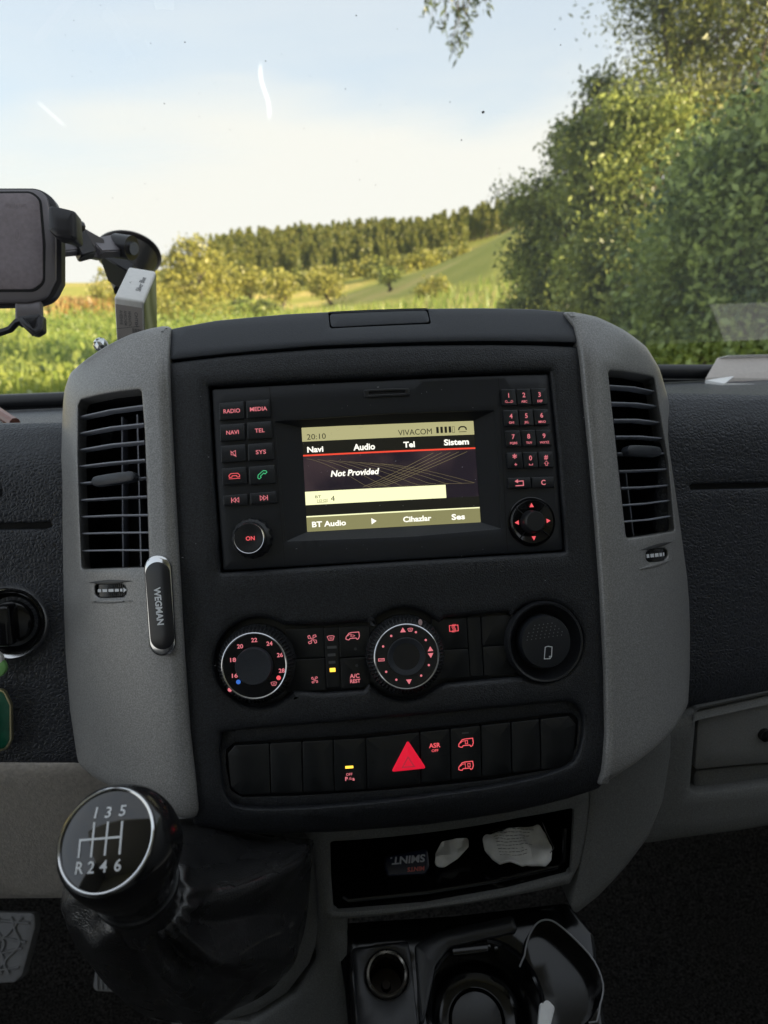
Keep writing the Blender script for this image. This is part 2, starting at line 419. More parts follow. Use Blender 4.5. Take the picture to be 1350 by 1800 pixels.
M['white'] = pbr('white_card', (0.86, 0.85, 0.84), 0.55, grain=300, bump=0.1, var=0.04)
M['paper'] = pbr('paper', (0.85, 0.85, 0.85), 0.8, grain=200, bump=0.3, dist=0.001, var=0.05)
M['carpet'] = pbr('black_carpet', (0.045, 0.042, 0.040), 0.95, grain=400, bump=1.0, dist=0.006, var=2.0, vscale=300)

# ------------------------------------------------------------------ console surfaces
def nmain(u, v):
    n = -0.55*u*u
    a = abs(u)-0.135
    if a > 0: n -= 4.5*a*a
    if v > 0.062: n -= 6.5*(v-0.062)**2
    if v < -0.205: n -= 9.0*(v+0.205)**2
    return n
P0 = at(685, 820, 0.5)
MAIN = Surf(P0, 20.3, nmain)
LOW = Surf(at(800, 1500, 0.535), 4.0, lambda u, v: -0.9*u*u if u < 0.13 else -0.9*u*u-2.5*(u-0.13)**2)
PADL = Surf(at(60, 950, 0.56), 16.0, lambda u, v: (-14*(v-0.045)**2 if v > 0.045 else 0))
PADR = Surf(at(1280, 900, 0.58), 12.0, lambda u, v: (-14*(v-0.055)**2 if v > 0.055 else 0) - (0 if v > -0.12 else 5*(v+0.12)**2))
CUP = Surf(at(700, 1700, 0.56), 62.0)

# ------------------------------------------------------------------ centre console
T = empty('center_console', MAIN.pt(0, -0.25), 'dark grained center console of the dashboard with grey side panels and air vents', 'console')
fo = [(285, 648), (300, 637), (400, 625), (550, 613), (700, 607), (850, 605), (950, 606), (1035, 611), (1050, 700), (1068, 900), (1076, 1150), (1074, 1340), (1056, 1386),
      (1000, 1405), (900, 1429), (750, 1451), (600, 1463), (480, 1467), (400, 1463), (340, 1452), (325, 1300), (312, 1100), (300, 900), (292, 750)]
rad_hole = [(366, 678), (660, 663), (968, 652), (983, 800), (996, 970), (690, 988), (388, 1007), (376, 850)]
clim = (arc(455, 1165, 79, 40, 304, 26) + [(570, 1099), (652, 1093)] + arc(712, 1150, 81, 218, 318, 12) + [(785, 1086), (895, 1076)] + arc(955, 1128, 71, 218, 480, 24)
        + [(860, 1196), (785, 1203)] + arc(712, 1150, 81, 48, 140, 12) + [(640, 1214), (570, 1219)])
strip_o = [(388, 1298), (420, 1285), (700, 1262), (960, 1238), (1005, 1236), (1026, 1262), (1022, 1315), (996, 1350), (900, 1378), (740, 1402), (560, 1420), (430, 1422), (396, 1400), (388, 1350)]
solid('fascia', M['fascia'], MAIN, fo, T, holes=[rad_hole, clim, spline(strip_o, 3)], h=0.0, depth=0.03, r=0.002, hr=0.0034, hdepth=0.016, fr=0.004, hfr=0.0015, step=0.007, nr=4)
solid('dark_backing', M['void'], MAIN, [(300, 590), (500, 566), (750, 560), (1000, 565), (1040, 700), (1060, 1000), (1060, 1300), (1030, 1370), (750, 1430), (360, 1430), (330, 1200), (305, 800)], T, h=-0.022, depth=0.02, r=0.001, fr=0.01, step=0.02)  # dark sheet added behind the openings so gaps read as shade
# top cover over the fascia
solid('top_cover', M['cover'], MAIN, [(299, 632), (296, 600), (300, 578), (380, 563), (500, 552), (577, 548), (650, 545), (755, 542), (850, 541), (940, 543), (1003, 549), (1016, 575), (1021, 602), (850, 599), (700, 602), (550, 608), (400, 621)],
      T, holes=[[(577, 549.5), (650, 546), (752, 543), (758, 569), (580, 577)]], h=0.0015, depth=0.03, r=0.0012, hr=0.0008, hdepth=0.003, fr=0.002, step=0.007)
solid('hatch_lid', M['cover'], MAIN, [(579, 551), (650, 547.3), (750, 544.5), (756, 567), (582, 575.5)], T, h=0.0012, depth=0.002, r=0.0006, fr=0.003, step=0.007)

# side panels with vents
zl = lambda x, y: (90+x/3.461, 660+y/3.461)
zr = lambda x, y: (980+x/2.368, 540+y/2.368)
ventL = [(137, 712), (142, 702), (190, 691), (248, 684), (254, 760), (262, 997), (200, 999), (143, 1001), (139, 900), (136, 800)]
ventL2 = ventL
lf = [(300, 571), (284, 570), (262, 574), (228, 584), (185, 605), (145, 632), (120, 654), (110, 685), (106, 740), (104, 820), (104, 920), (107, 1040), (112, 1150), (120, 1250), (134, 1345), (160, 1368), (240, 1408), (351, 1451),
      (342, 1380), (332, 1290), (322, 1150), (314, 1010), (306, 870), (299, 730), (296, 640), (298, 590)]
rf = [(990, 545), (1010, 545), (1050, 553), (1098, 576), (1138, 606), (1162, 645), (1178, 700), (1192, 790), (1204, 890), (1212, 1000), (1216, 1100), (1216, 1180), (1213, 1240), (1190, 1282), (1152, 1320), (1100, 1358), (1052, 1388),
      (1062, 1360), (1068, 1290), (1066, 1180), (1059, 1040), (1050, 920), (1040, 800), (1030, 700), (1022, 620), (1012, 572)]
ventR = [zr(212, 262), zr(310, 272), zr(404, 292), zr(425, 420), zr(462, 640), zr(489, 932), zr(400, 948), zr(288, 963), zr(268, 780), zr(244, 560)]
HF = 0.0065
slotL = [(166, 1030), (172, 1026), (214, 1026), (220, 1031), (222, 1044), (216, 1050), (174, 1051), (167, 1046)]
slotR = [(1136, 972), (1141, 966), (1168, 963), (1174, 968), (1174, 979), (1169, 985), (1142, 989), (1136, 984)]
for nm, out_, vent, slot, zc, sl, vx, handle, lab in (
    ('side_panel', lf, ventL, slotL, zl,
     [((168, 252), (360, 210), (560, 183)), ((168, 353), (360, 315), (563, 293)), ((168, 453), (360, 420), (566, 400)), ((170, 553), (360, 530), (570, 512)), ((170, 656), (380, 636), (575, 622)),
      ((174, 758), (380, 744), (580, 735)), ((178, 860), (380, 851), (586, 848)), ((182, 962), (380, 957), (590, 955)), ((186, 1067), (390, 1063), (594, 1064))],
     ((425, 250, 432, 1175), (518, 235, 542, 1175)), (372, 628, 128, 20), 'grey side panel on the left, lit by the windscreen'),
    ('side_panel', rf, ventR, slotR, zr,
     [((216, 326), (320, 333), (414, 352)), ((225, 397), (330, 400), (424, 413)), ((235, 468), (335, 468), (433, 480)), ((243, 538), (345, 538), (441, 546)), ((250, 608), (350, 609), (448, 608)),
      ((258, 682), (360, 678), (456, 674)), ((266, 752), (365, 749), (463, 741)), ((270, 824), (370, 817), (470, 804)), ((276, 893), (380, 885), (477, 869))],
     ((290, 690, 322, 955),), (365, 597, 66, 17), 'grey side panel on the right beside the glove box side')):
    p = solid(nm, M['flank'], MAIN, out_, T, holes=[vent, slot], h=HF, depth=0.045, r=0.0055, hr=0.0016, hdepth=0.02, fr=0.010, hfr=0.003, step=0.007, nr=5)
    p['label'] = lab
    # vent box
    uvs = [MAIN.uv(x, y, HF) for x, y in vent]
    us = [a[0] for a in uvs]; vs_ = [a[1] for a in uvs]
    o4 = [MAIN.pt(u, v, HF-0.019) for u, v in uvs]; i4 = [MAIN.pt(u, v, HF-0.06) for u, v in uvs]
    av = mesh_ob('air_vent', o4+i4, [(k, (k+1) % len(uvs), (k+1) % len(uvs)+len(uvs), k+len(uvs)) for k in range(len(uvs))]+[tuple(range(len(uvs), 2*len(uvs)))], M['void'], T, 0)
    for a in sl: blade('slat', M['slat'], MAIN, [zc(*q) for q in a], HF-0.004, 0.012, 0.0014, av)
    for x0, y0, x1, y1 in vx:
        rows = []
        for q in (0, 0.5, 1):
            u, v = MAIN.uv(*zc(x0+(x1-x0)*q, y0+(y1-y0)*q), HF-0.028)
            rows.append([MAIN.pt(u-0.0006, v, HF-0.03), MAIN.pt(u+0.0006, v, HF-0.03), MAIN.pt(u+0.0006, v, HF-0.045), MAIN.pt(u-0.0006, v, HF-0.045)])
        grid_mesh('vane', M['slat'], rows, av, closed=True)
    hx, hy, hw, hh = handle; c = zc(hx, hy); sc = (zc(hw, 0)[0]-zc(0, 0)[0])
    u, v = MAIN.uv(*c, HF+0.004); k = MAIN.k(*c); W_ = sc*k
    prof = [(-1, 0), (-0.94, .6), (-0.7, 1), (0.7, 1), (0.94, .6), (1, 0), (0.94, -.6), (0.7, -1), (-0.7, -1), (-0.94, -.6)]
    solid('vent_handle', M['cover'], MAIN, [(u+a*W_, v+b*0.0035) for a, b in spline(prof, 3)], av, h=HF+0.006, depth=0.012, r=0.0014, fr=0, step=0.004, px=False, closed=True)
    # thumb wheel
    uvs = [MAIN.uv(x, y, HF) for x, y in slot]; cu = sum(a[0] for a in uvs)/len(uvs); cvv = sum(a[1] for a in uvs)/len(uvs)
    wu = (max(a[0] for a in uvs)-min(a[0] for a in uvs))/2
    rows = []; nseg = 88; Rw = wu*1.25
    for i in range(nseg+1):
        a = -1.0+2.0*i/nseg; rr = Rw*(1+0.02*math.cos(i*math.pi/2))
        rows.append([MAIN.pt(cu+rr*math.sin(a), cvv+b*0.0043, HF-0.0005-Rw*0.72-0.002*(abs(b) > 0.7)*0+rr*math.cos(a)*0.74) for b in (-1, -0.5, 0.5, 1)])
    wheel = grid_mesh('thumb_wheel', M['rubber'], rows, p, smooth=20)
    mk = Mk(MAIN, HF+0.0013-Rw*0.0, *[(sum(q[0] for q in slot)/len(slot)), (sum(q[1] for q in slot)/len(slot))])
    mk.h = HF-0.0002+Rw*0.04
    ww = wu/mk.k
    for i, (a, b) in enumerate([(-0.84, -0.62), (-0.53, -0.22), (-0.14, 0.18), (0.26, 0.5), (0.58, 0.72)]):
        mk.poly([(a*ww, -2), (b*ww, -2), (b*ww, 2), (a*ww, 2)])
    if zc is zl: mk.poly([(0.78*ww, -3.5), (0.98*ww, 0), (0.78*ww, 3.5)])
    mk.build('scale_mark', M['white_mark'], wheel)
    # crease scoops above and below the wheel
    for dy, mt_ in ((-17, 'rimline'), (17, 'flank')):
        cx, cy = (192, 1040) if zc is zl else (1155, 976)
        cy += dy if zc is zl else dy*0.95
        u, v = MAIN.uv(cx, cy, HF); hw_ = 46*MAIN.k(cx, cy)*(0.85 if zc is zl else 0.62); sk = 0 if zc is zl else 0.10
        pp = [(u+a*hw_, v+b*0.0016+a*hw_*sk) for a, b in [(-1, 0), (-.5, .7), (0, 1), (.5, .7), (1, 0), (.5, -.7), (0, -1), (-.5, -.7)]]
        solid('crease', M[mt_], MAIN, pp, p, h=HF+0.0003 if dy < 0 else HF+0.0011, depth=0.004, r=0.0004 if dy < 0 else 0.001, fr=0, step=0.006, px=False)

# lower console: tray frame, cheek and trim around the gear lever
zt = lambda x, y: (540+x/2.41, 1380+y/2.41)
tray_hole = [zt(97, 243), zt(500, 208), zt(900, 143), zt(1132, 100), zt(1125, 250), zt(1117, 380), zt(850, 450), zt(500, 512), zt(113, 543), zt(102, 400)]
solid('tray_frame', M['lower'], LOW, [(520, 1440), (1000, 1370), (1040, 1385), (1037, 1450), (1022, 1520), (1003, 1556), (900, 1578), (750, 1602), (600, 1619), (560, 1622), (556, 1560), (548, 1490)], T,
      holes=[tray_hole], h=0, depth=0.03, r=0.003, hr=0.002, hdepth=0.006, fr=0.003, hfr=0.0035, step=0.008)
solid('console_cheek', M['lower'], LOW, [(1036, 1375), (1110, 1330), (1182, 1284), (1181, 1330), (1168, 1410), (1143, 1472), (1100, 1530), (1055, 1578), (1012, 1612), (1004, 1596), (1018, 1540), (1030, 1480), (1038, 1420)], T,
      h=0.002, depth=0.05, r=0.004, fr=0.006, step=0.008)
solid('gear_trim', M['lower'], LOW, [(330, 1435), (540, 1455), (556, 1472), (566, 1560), (566, 1640), (545, 1700), (505, 1752), (452, 1786), (400, 1800), (330, 1802), (250, 1800), (240, 1500)], T,
      h=-0.005, depth=0.05, r=0.006, fr=0.012, step=0.01)
solid('console_side', M['lower'], LOW, [(545, 1600), (612, 1612), (610, 1700), (622, 1860), (300, 1880), (300, 1780), (440, 1800), (520, 1750), (556, 1690)], T, h=-0.006, depth=0.05, r=0.004, fr=0.006, step=0.01)
# tray interior (deep glossy shelf)
def inner_box(name, mat, surf, hole, depth, parent, shrink=0.92, vshift=0.0, h0=-0.004):
    uvs = [surf.uv(x, y, 0) for x, y in hole]; n = len(uvs); cu = sum(a[0] for a in uvs)/n; cv_ = sum(a[1] for a in uvs)/n
    rows = []
    for q, s in ((0, 1.0), (0.3, 0.985), (0.9, (1+shrink)/2), (1, shrink)):
        rows.append([surf.pt(cu+(a-cu)*s, cv_+(b-cv_)*s+vshift*q, h0-depth*q) for a, b in uvs])
    rows.append([surf.pt(cu+(a-cu)*0.02, cv_+vshift+(b-cv_)*0.02, h0-depth) for a, b in uvs])
    return grid_mesh(name, mat, rows, parent, closed=True)
inner_box('storage_tray', M['gloss'], LOW, tray_hole, 0.075, T, 0.86, 0.012)
u0_, v0_ = LOW.uv(790, 1590, -0.02)
# lip around the floor of the tray
tube('tray_lip', M['gloss'], [LOW.p(*zt(*q), h=-0.006) for q in ((150, 470), (175, 488), (500, 455), (800, 405), (1060, 345), (1085, 320), (1092, 180))], 0.0016, T)

# ------------------------------------------------------------------ radio
HR = -0.004
T = empty('car_stereo', MAIN.pt(0, -0.06), 'car stereo with lit display, button columns and number pad set in the dark fascia', 'stereo')
z2 = lambda x, y: (370+x/4.09, 650+y/4.09)
z3 = lambda x, y: (700+x/4.355, 650+y/4.355)
scr_o = [z2(462, 372), (690, 727), z3(735, 312), z3(768, 760), z3(790, 1215), (720, 943), z2(545, 1232), z2(500, 800)]
solid('faceplate', M['radio'], MAIN, [(372, 684), (660, 669), (965, 657), (980, 800), (990, 967), (690, 985), (392, 1003), (381, 850)], T, holes=[scr_o], h=HR, depth=0.014, r=0.001, hr=0.0004, hdepth=0.003, fr=0.002, hfr=0.001, step=0.008)
scr = [(530, 752), (832, 740), (845, 918), (540, 935)]
HS = -0.0115
qa = [MAIN.uv(x, y, HR) for x, y in scr_o]
cs = [(530, 752), (683, 745.5), (832, 740), (838.5, 829), (845, 918), (693, 927), (540, 935), (535, 843)]
qb = [MAIN.uv(x, y, HS) for x, y in cs]
grid_mesh('display_bezel', M['radio'], [[MAIN.pt(u, v, HR-0.0012) for u, v in qa], [MAIN.pt(u, v, HS+0.0006) for u, v in qb]], T, closed=True, smooth=20)
# display, lit: base and its pictures
sq = [MAIN.uv(x, y, HS) for x, y in scr]
def sp(a, b, h=0.0):    # a,b in 0..1 over the display
    tl, tr, br, bl = sq; u = (tl[0]*(1-a)+tr[0]*a)*(1-b)+(bl[0]*(1-a)+br[0]*a)*b; v = (tl[1]*(1-a)+tr[1]*a)*(1-b)+(bl[1]*(1-a)+br[1]*a)*b
    return MAIN.pt(u, v, HS+h)
def sp_px(px, py):
    best = None
    u, v = MAIN.uv(px, py, HS)
    return u, v
m, t, b = newmat('lit_display_dark'); L = t.links.new
tcn = N('ShaderNodeTexCoord', t); nz = N('ShaderNodeTexNoise', t); nz.inputs['Scale'].default_value = 25; L(tcn.outputs['Object'], nz.inputs['Vector'])
cr_ = N('ShaderNodeValToRGB', t); cr_.color_ramp.elements[0].position = 0.38; cr_.color_ramp.elements[0].color = (0.010, 0.007, 0.012, 1); cr_.color_ramp.elements[1].position = 0.75; cr_.color_ramp.elements[1].color = (0.055, 0.035, 0.038, 1)
L(nz.outputs['Fac'], cr_.inputs[0]); L(cr_.outputs[0], b.inputs['Emission Color']); b.inputs['Emission Strength'].default_value = 0.5; b.inputs['Base Color'].default_value = (0.01, 0.01, 0.012, 1); b.inputs['Roughness'].default_value = 0.25
M['scr'] = m
M['s_olive'] = emit('lit_display_olive', (0.36, 0.34, 0.17), 1.0, (0.01,)*3)
M['s_olive2'] = emit('lit_display_olive_dark', (0.20, 0.19, 0.085), 1.0, (0.01,)*3)
M['s_cream'] = emit('lit_display_cream', (0.86, 0.86, 0.50), 1.0, (0.01,)*3)
M['s_white'] = emit('lit_display_white', (0.95, 0.93, 0.82), 1.0, (0.01,)*3)
M['s_red'] = emit('lit_display_red', (0.75, 0.06, 0.03), 1.0, (0.01,)*3)
M['s_black'] = emit('lit_display_black', (0.008, 0.008, 0.006), 1.0, (0.003,)*3)
M['s_line'] = emit('lit_display_line', (0.14, 0.115, 0.055), 1.0, (0.01,)*3)
disp = mesh_ob('display', [sp(0, 0), sp(1, 0), sp(1, 1), sp(0, 1)], [(0, 1, 2, 3)], M['scr'], T, 0)
def band(name, mat, a0, b0, a1, b1, h=0.0002, slope=0.0):
    rr = []
    for i in range(13):
        a = a0+(a1-a0)*i/12; rr.append([sp(a, b0, h), sp(a, b1, h)])
    return grid_mesh(name, mat, rr, disp, smooth=0)
band('status_bar', M['s_olive'], 0, 0, 1, 0.135)
band('menu_bar', M['s_black'], 0, 0.135, 1, 0.262)
band('red_line', M['s_red'], 0, 0.262, 1, 0.277)
band('track_bar', M['s_cream'], 0, 0.617, 0.808, 0.745)
band('lower_bar', M['s_black'], 0, 0.745, 1, 0.85)
band('soft_key_bar', M['s_olive2'], 0, 0.862, 1, 1.0)
band('soft_key_edge', M['s_cream'], 0, 0.85, 1, 0.862)
mk = Mk(MAIN, HS+0.0003, 686, 838)
def stx(mk, s, px, py, **k):
    u, v = MAIN.uv(px, py, mk.h); mk.text(s, (u-mk.u)/mk.k, (v-mk.v)/mk.k, **k)
def smk(): return Mk(MAIN, HS+0.0004, 686, 838)
mk = smk()
for s, x, y, c, wd, sl_ in (('Navi', 554, 789.5, 10, 28, 0), ('Audio', 640.5, 785, 11, 38, 0), ('Tel', 719.5, 781, 10, 20, 0), ('Sistem', 802.5, 776.5, 10.5, 45, 0), ('Not Provided', 624, 830, 10.5, 83, 0.2), ('BT Audio', 578, 920, 9.5, 59, 0), ('Cihazlar', 733, 911.5, 9.5, 50, 0), ('Ses', 805.5, 908, 10, 24, 0)):
    stx(mk, s, x, y, cap=c, width=wd, bold=0.03, slant=sl_); mk.build('display_text', M['s_white'], disp); mk = smk()
u, v = MAIN.uv(657, 916, mk.h); X, Y = (u-mk.u)/mk.k, (v-mk.v)/mk.k
mk.poly([(X-4, Y-5.5), (X+5, Y), (X-4, Y+5.5)])
mk.build('play_arrow', M['s_white'], disp)
mk = smk()
for s, x, y, c, wd in (('20:10', 556, 767, 10, 33), ('VIVACOM', 730, 759, 10.5, 60), ('BT', 559, 873, 5, 10), ('4', 585, 876, 10, 7)):
    stx(mk, s, x, y, cap=c, width=wd, bold=0.0); mk.build('display_text', M['s_black'], disp); mk = smk()
for i in range(4):
    u, v = MAIN.uv(769+i*7.3, 756-i*0.35, mk.h); X, Y = (u-mk.u)/mk.k, (v-mk.v)/mk.k; mk.poly([(X-2.2, Y-5.5), (X+2.2, Y-5.5), (X+2.2, Y+5.5), (X-2.2, Y+5.5)])
u, v = MAIN.uv(797, 755, mk.h); X, Y = (u-mk.u)/mk.k, (v-mk.v)/mk.k; mk.line([(X-2, Y-5.3), (X+2, Y-5.3), (X+2, Y+5.3), (X-2, Y+5.3)], 0.6, True)
u, v = MAIN.uv(813, 754, mk.h); X, Y = (u-mk.u)/mk.k, (v-mk.v)/mk.k
mk.line([(X-7, Y-2), (X-6, Y+2), (X-3, Y+4), (X+3, Y+4), (X+6, Y+2), (X+7, Y-2)], 2.4); mk.line([(X-7, Y-5), (X+7, Y-5)], 1.0)
u, v = MAIN.uv(566, 880, mk.h); X, Y = (u-mk.u)/mk.k, (v-mk.v)/mk.k
mk.line([(X-8, Y+3), (X-8, Y-3), (X+9, Y-3), (X+9, Y+3)], 0.6); mk.line([(X-5, Y-1), (X, Y-1), (X, Y+1.5), (X-5, Y+1.5)], 0.6, True); mk.line([(X+3, Y-1.5), (X+7, Y-1.5), (X+7, Y+1.5), (X+3, Y+1.5)], 0.6, True)
mk.build('status_symbols', M['s_black'], disp)
# swooping decorative lines on the display
mk = Mk(MAIN, HS+0.00012, 686, 838)
def q2(a, b):
    p = sp(a, b); d = p-MAIN.P; return ((d.dot(MAIN.U)-mk.u)/mk.k, (d.dot(MAIN.V)-mk.v)/mk.k)
for i in range(5): mk.line([q2(0.45+0.07*i+0.5*(1-s)*(1-0.04*i)-0.10*i, 0.60-(0.30+0.0*i)*(1-s)**1.1+0.0*i) for s in [k/10 for k in range(11)] if 0.45+0.07*i+0.5*(1-s)*(1-0.04*i)-0.10*i < 0.99], 0.7)
for i in range(8):
    y0 = 0.30+0.012*i
    mk.line([q2(min(0.98, 0.02+0.06*i+0.36*s+0.05*i*s), min(0.61, y0+0.33*s**1.35)) for s in [k/10 for k in range(11)]], 0.5)
mk.line([q2(0.5+0.16*math.cos(R(a)), 0.70+0.10*math.sin(R(a))) for a in range(25, 156, 10)], 0.5)
mk.build('display_pattern', M['s_line'], disp)

def button(name, zc, quad, mat=None, h=HR+0.0022, parent=T, depth=0.003):
    pts = [zc(*q) for q in quad]
    return solid(name, mat or M['button'], MAIN, pts, parent, h=h, depth=depth, r=0.0005, fr=0.0008, step=0.02, nr=3)
def ctr(zc, quad): return (sum(zc(*q)[0] for q in quad)/4, sum(zc(*q)[1] for q in quad)/4)
def phone_icon(mk, w, a, flip=False):
    mk.line([(-9, -2), (-9.5, 1), (-6, 4.5), (6, 4.5), (9.5, 1), (9, -2), (4.5, -2), (4, 0.5), (-4, 0.5), (-4.5, -2)], w, True)
HB = HR+0.0023
LB = [(((60, 240), (241, 225), (244, 350), (64, 364)), 'RADIO', 29), (((256, 223), (423, 212), (434, 338), (261, 348)), 'MEDIA', 30),
      (((66, 396), (246, 383), (251, 502), (70, 514)), 'NAVI', 22), (((263, 380), (438, 368), (446, 490), (267, 501)), 'TEL', 17),
      (((72, 548), (252, 535), (256, 655), (77, 669)), 'mute', 0), (((268, 535), (448, 523), (460, 644), (272, 656)), 'SYS', 18),
      (((80, 710), (257, 697), (264, 817), (86, 830)), 'hang', 0), (((275, 697), (463, 683), (472, 815), (281, 824)), 'call', 0),
      (((88, 906), (266, 891), (269, 969), (94, 980)), 'prev', 0), (((283, 889), (473, 873), (484, 955), (288, 967)), 'next', 0)]
for q, s, wd in LB:
    bb = button('button', z2, q); mk = Mk(MAIN, HB, *ctr(z2, q)); mt = 'pink_lit'
    if wd: mk.text(s, 0, 0, cap=7.4, width=wd, bold=0.012)
    elif s == 'mute':
        mk.line([(-4, -2.2), (-4, 2.2), (-1, 2.2), (4, 5), (4, -5), (-1, -2.2)], 0.9, True); mk.line([(-5, 5), (5, -6)], 0.9)
    elif s == 'hang': phone_icon(mk, 1.1, 0); mk.line([(-10, -4.5), (10, -4.5)], 0.9); mt = 'red_lit'
    elif s == 'call': mk.rot = R(38); phone_icon(mk, 1.1, 0); mt = 'green_lit'
    else:
        f = -1 if s == 'prev' else 1
        for xx in (-6, 0): mk.line([(f*xx, -4), (f*(xx+5.5), 0), (f*xx, 4)], 1.0, True)
        mk.line([(f*6.8, -4.5), (f*6.8, 4.5)], 1.2)
    mk.build('legend', M[mt], bb)
rows = [(150, 275, 782, (900, 1014), 1137), (310, 432, 800, (919, 1033), 1152), (467, 590, 814, (937, 1051), 1170), (635, 755, 826, (950, 1066), 1186)]
kp = [['1', '2', '3'], ['4', '5', '6'], ['7', '8', '9'], ['*', '0', '#']]; sub = [['ao', 'ABC', 'DEF'], ['GHI', 'JKL', 'MNO'], ['PQRS', 'TUV', 'WXYZ'], ['+', '_', '^']]
for r_, (yt, yb, x0, (x1, x2), x3) in enumerate(rows):
    xs_ = [(x0+3, x1-4), (x1+4, x2-4), (x2+4, x3-2)]
    for c_, (xa, xb) in enumerate(xs_):
        sl_ = -0.028; q = ((xa, yt+(xa-x0)*sl_), (xb, yt+(xb-x0)*sl_), (xb+12, yb+(xb-x0)*sl_), (xa+12, yb+(xa-x0)*sl_))
        bb = button('key', z3, q); mk = Mk(MAIN, HB, *ctr(z3, q)); mk.text(kp[r_][c_], 0, 3.5 if r_ < 3 or c_ == 1 else 4.5, cap=8 if kp[r_][c_] != '*' else 13, bold=0.015)
        s = sub[r_][c_]
        if s == 'ao': mk.line([(-5+1.8*math.cos(a), -7+1.8*math.sin(a)) for a in [k*math.pi/5 for k in range(10)]], 0.6, True); mk.line([(5+1.8*math.cos(a), -7+1.8*math.sin(a)) for a in [k*math.pi/5 for k in range(10)]], 0.6, True); mk.line([(-5, -8.8), (5, -8.8)], 0.6)
        elif s == '_': mk.line([(-3, -6), (-3, -8.5), (3, -8.5), (3, -6)], 0.9)
        elif s == '^': mk.line([(-1.5, -10), (-1.5, -6.5), (-4, -6.5), (0, -2.5), (4, -6.5), (1.5, -6.5), (1.5, -10)], 0.8, True)
        elif s == '+': mk.text(s, 1, -7, cap=7)
        else: mk.text(s, 0, -7.5, cap=4, bold=0.02)
        mk.build('legend', M['pink_lit'], bb)
for q, s in ((((836, 828), (1012, 823), (1018, 905), (842, 908)), 'back'), (((1022, 823), (1194, 818), (1200, 900), (1028, 904)), 'C')):
    bb = button('button', z3, q); mk = Mk(MAIN, HB, *ctr(z3, q))
    if s == 'C': mk.text('C', 0, 0, cap=8.5, bold=0.02)
    else: mk.poly([(-8, 3), (-2, 6.5), (-2, -0.5)]); mk.line([(-3, 3), (7, 3), (7, -4.5), (-7, -4.5)], 1.6)
    mk.build('legend', M['pink_lit'], bb)
# seams beside the button columns
for a, b_ in ((z2(424, 125), z2(535, 1405)), (z3(767, 60), z3(835, 1385))):
    mk = Mk(MAIN, HR+0.0001, *a); u, v = MAIN.uv(*b_, HR); mk.line([(0, 0), ((u-mk.u)/mk.k*0.2, (v-mk.v)/mk.k*0.2), ((u-mk.u)/mk.k*0.6, (v-mk.v)/mk.k*0.6), ((u-mk.u)/mk.k, (v-mk.v)/mk.k)], 1.0); mk.build('seam', M['void'], T)
k = MAIN.k(440, 946)
kn = lathe('volume_knob', M['satin'], MAIN, (440, 946), [(35.5*k, HR), (35.5*k, HR+0.002), (34*k, HR+0.0055), (33*k, HR+0.0062), (29*k, HR+0.007), (28*k, HR+0.0078), (26*k, HR+0.0125), (24.5*k, HR+0.0129), (22*k, HR+0.0128), (16*k, HR+0.0121), (8*k, HR+0.0116), (0, HR+0.0115)], T, h=HR+0.012, seg=96, knurl=16, kamp=0.0004, kr=(33.5*k, 36*k))
lathe('knob_ring', M['chrome_dark'], MAIN, (440, 946), [(27.6*k, HR+0.0108), (27.2*k, HR+0.0124), (26.0*k, HR+0.0131), (25.2*k, HR+0.0129)], kn, h=HR+0.012, seg=72)
Mk(MAIN, HR+0.0125, 440, 946).text('ON', 0, 0, cap=7.5, bold=0.015).build('legend', M['red_lit'], kn)
k = MAIN.k(936, 917); c = (936.5, 917)
dp = lathe('direction_pad', M['gloss'], MAIN, c, [(42*k, HR-0.001), (42*k, HR+0.0006), (40.5*k, HR+0.001), (39*k, HR+0.0004), (37.5*k, HR+0.0022), (36*k, HR+0.0028), (22*k, HR+0.0014), (17*k, HR+0.001)], T, h=HR+0.002, seg=72)
lathe('push_knob', M['satin'], MAIN, c, [(20*k, HR+0.0005), (18.5*k, HR+0.006), (17.5*k, HR+0.0085), (15.5*k, HR+0.0095), (0, HR+0.0098)], T, h=HR+0.004, seg=48)
mk = Mk(MAIN, HR+0.0029, *c)
for a in (0, 90, 180, 270):
    mk.rot = R(a); mk.poly([(24.5, -3.8), (31.5, 0), (24.5, 3.8)])
mk.build('legend', M['red_lit'], dp)
mk = Mk(MAIN, HR+0.003, *c)
for a in (45, 135, 225, 315): mk.rot = R(a+3); mk.line([(20, 0), (38, 0)], 1.6)
mk.build('seam', M['void'], dp)
# card slot
solid('slot_frame', M['satin'], MAIN, [(639, 685), (680, 682.5), (719, 682), (720.5, 695), (680, 697), (641, 699)], T, holes=[[(648, 688.5), (712, 686), (712, 691), (648, 694)]], h=HR+0.0012, depth=0.003, r=0.0005, hr=0.0003, fr=0.0012, hfr=0.0005, step=0.006)
solid('card_slot', M['void'], MAIN, [(646, 687), (714, 684), (714, 693), (646, 696)], T, h=HR+0.0003, depth=0.001, r=0.0001, fr=0, step=0.01)

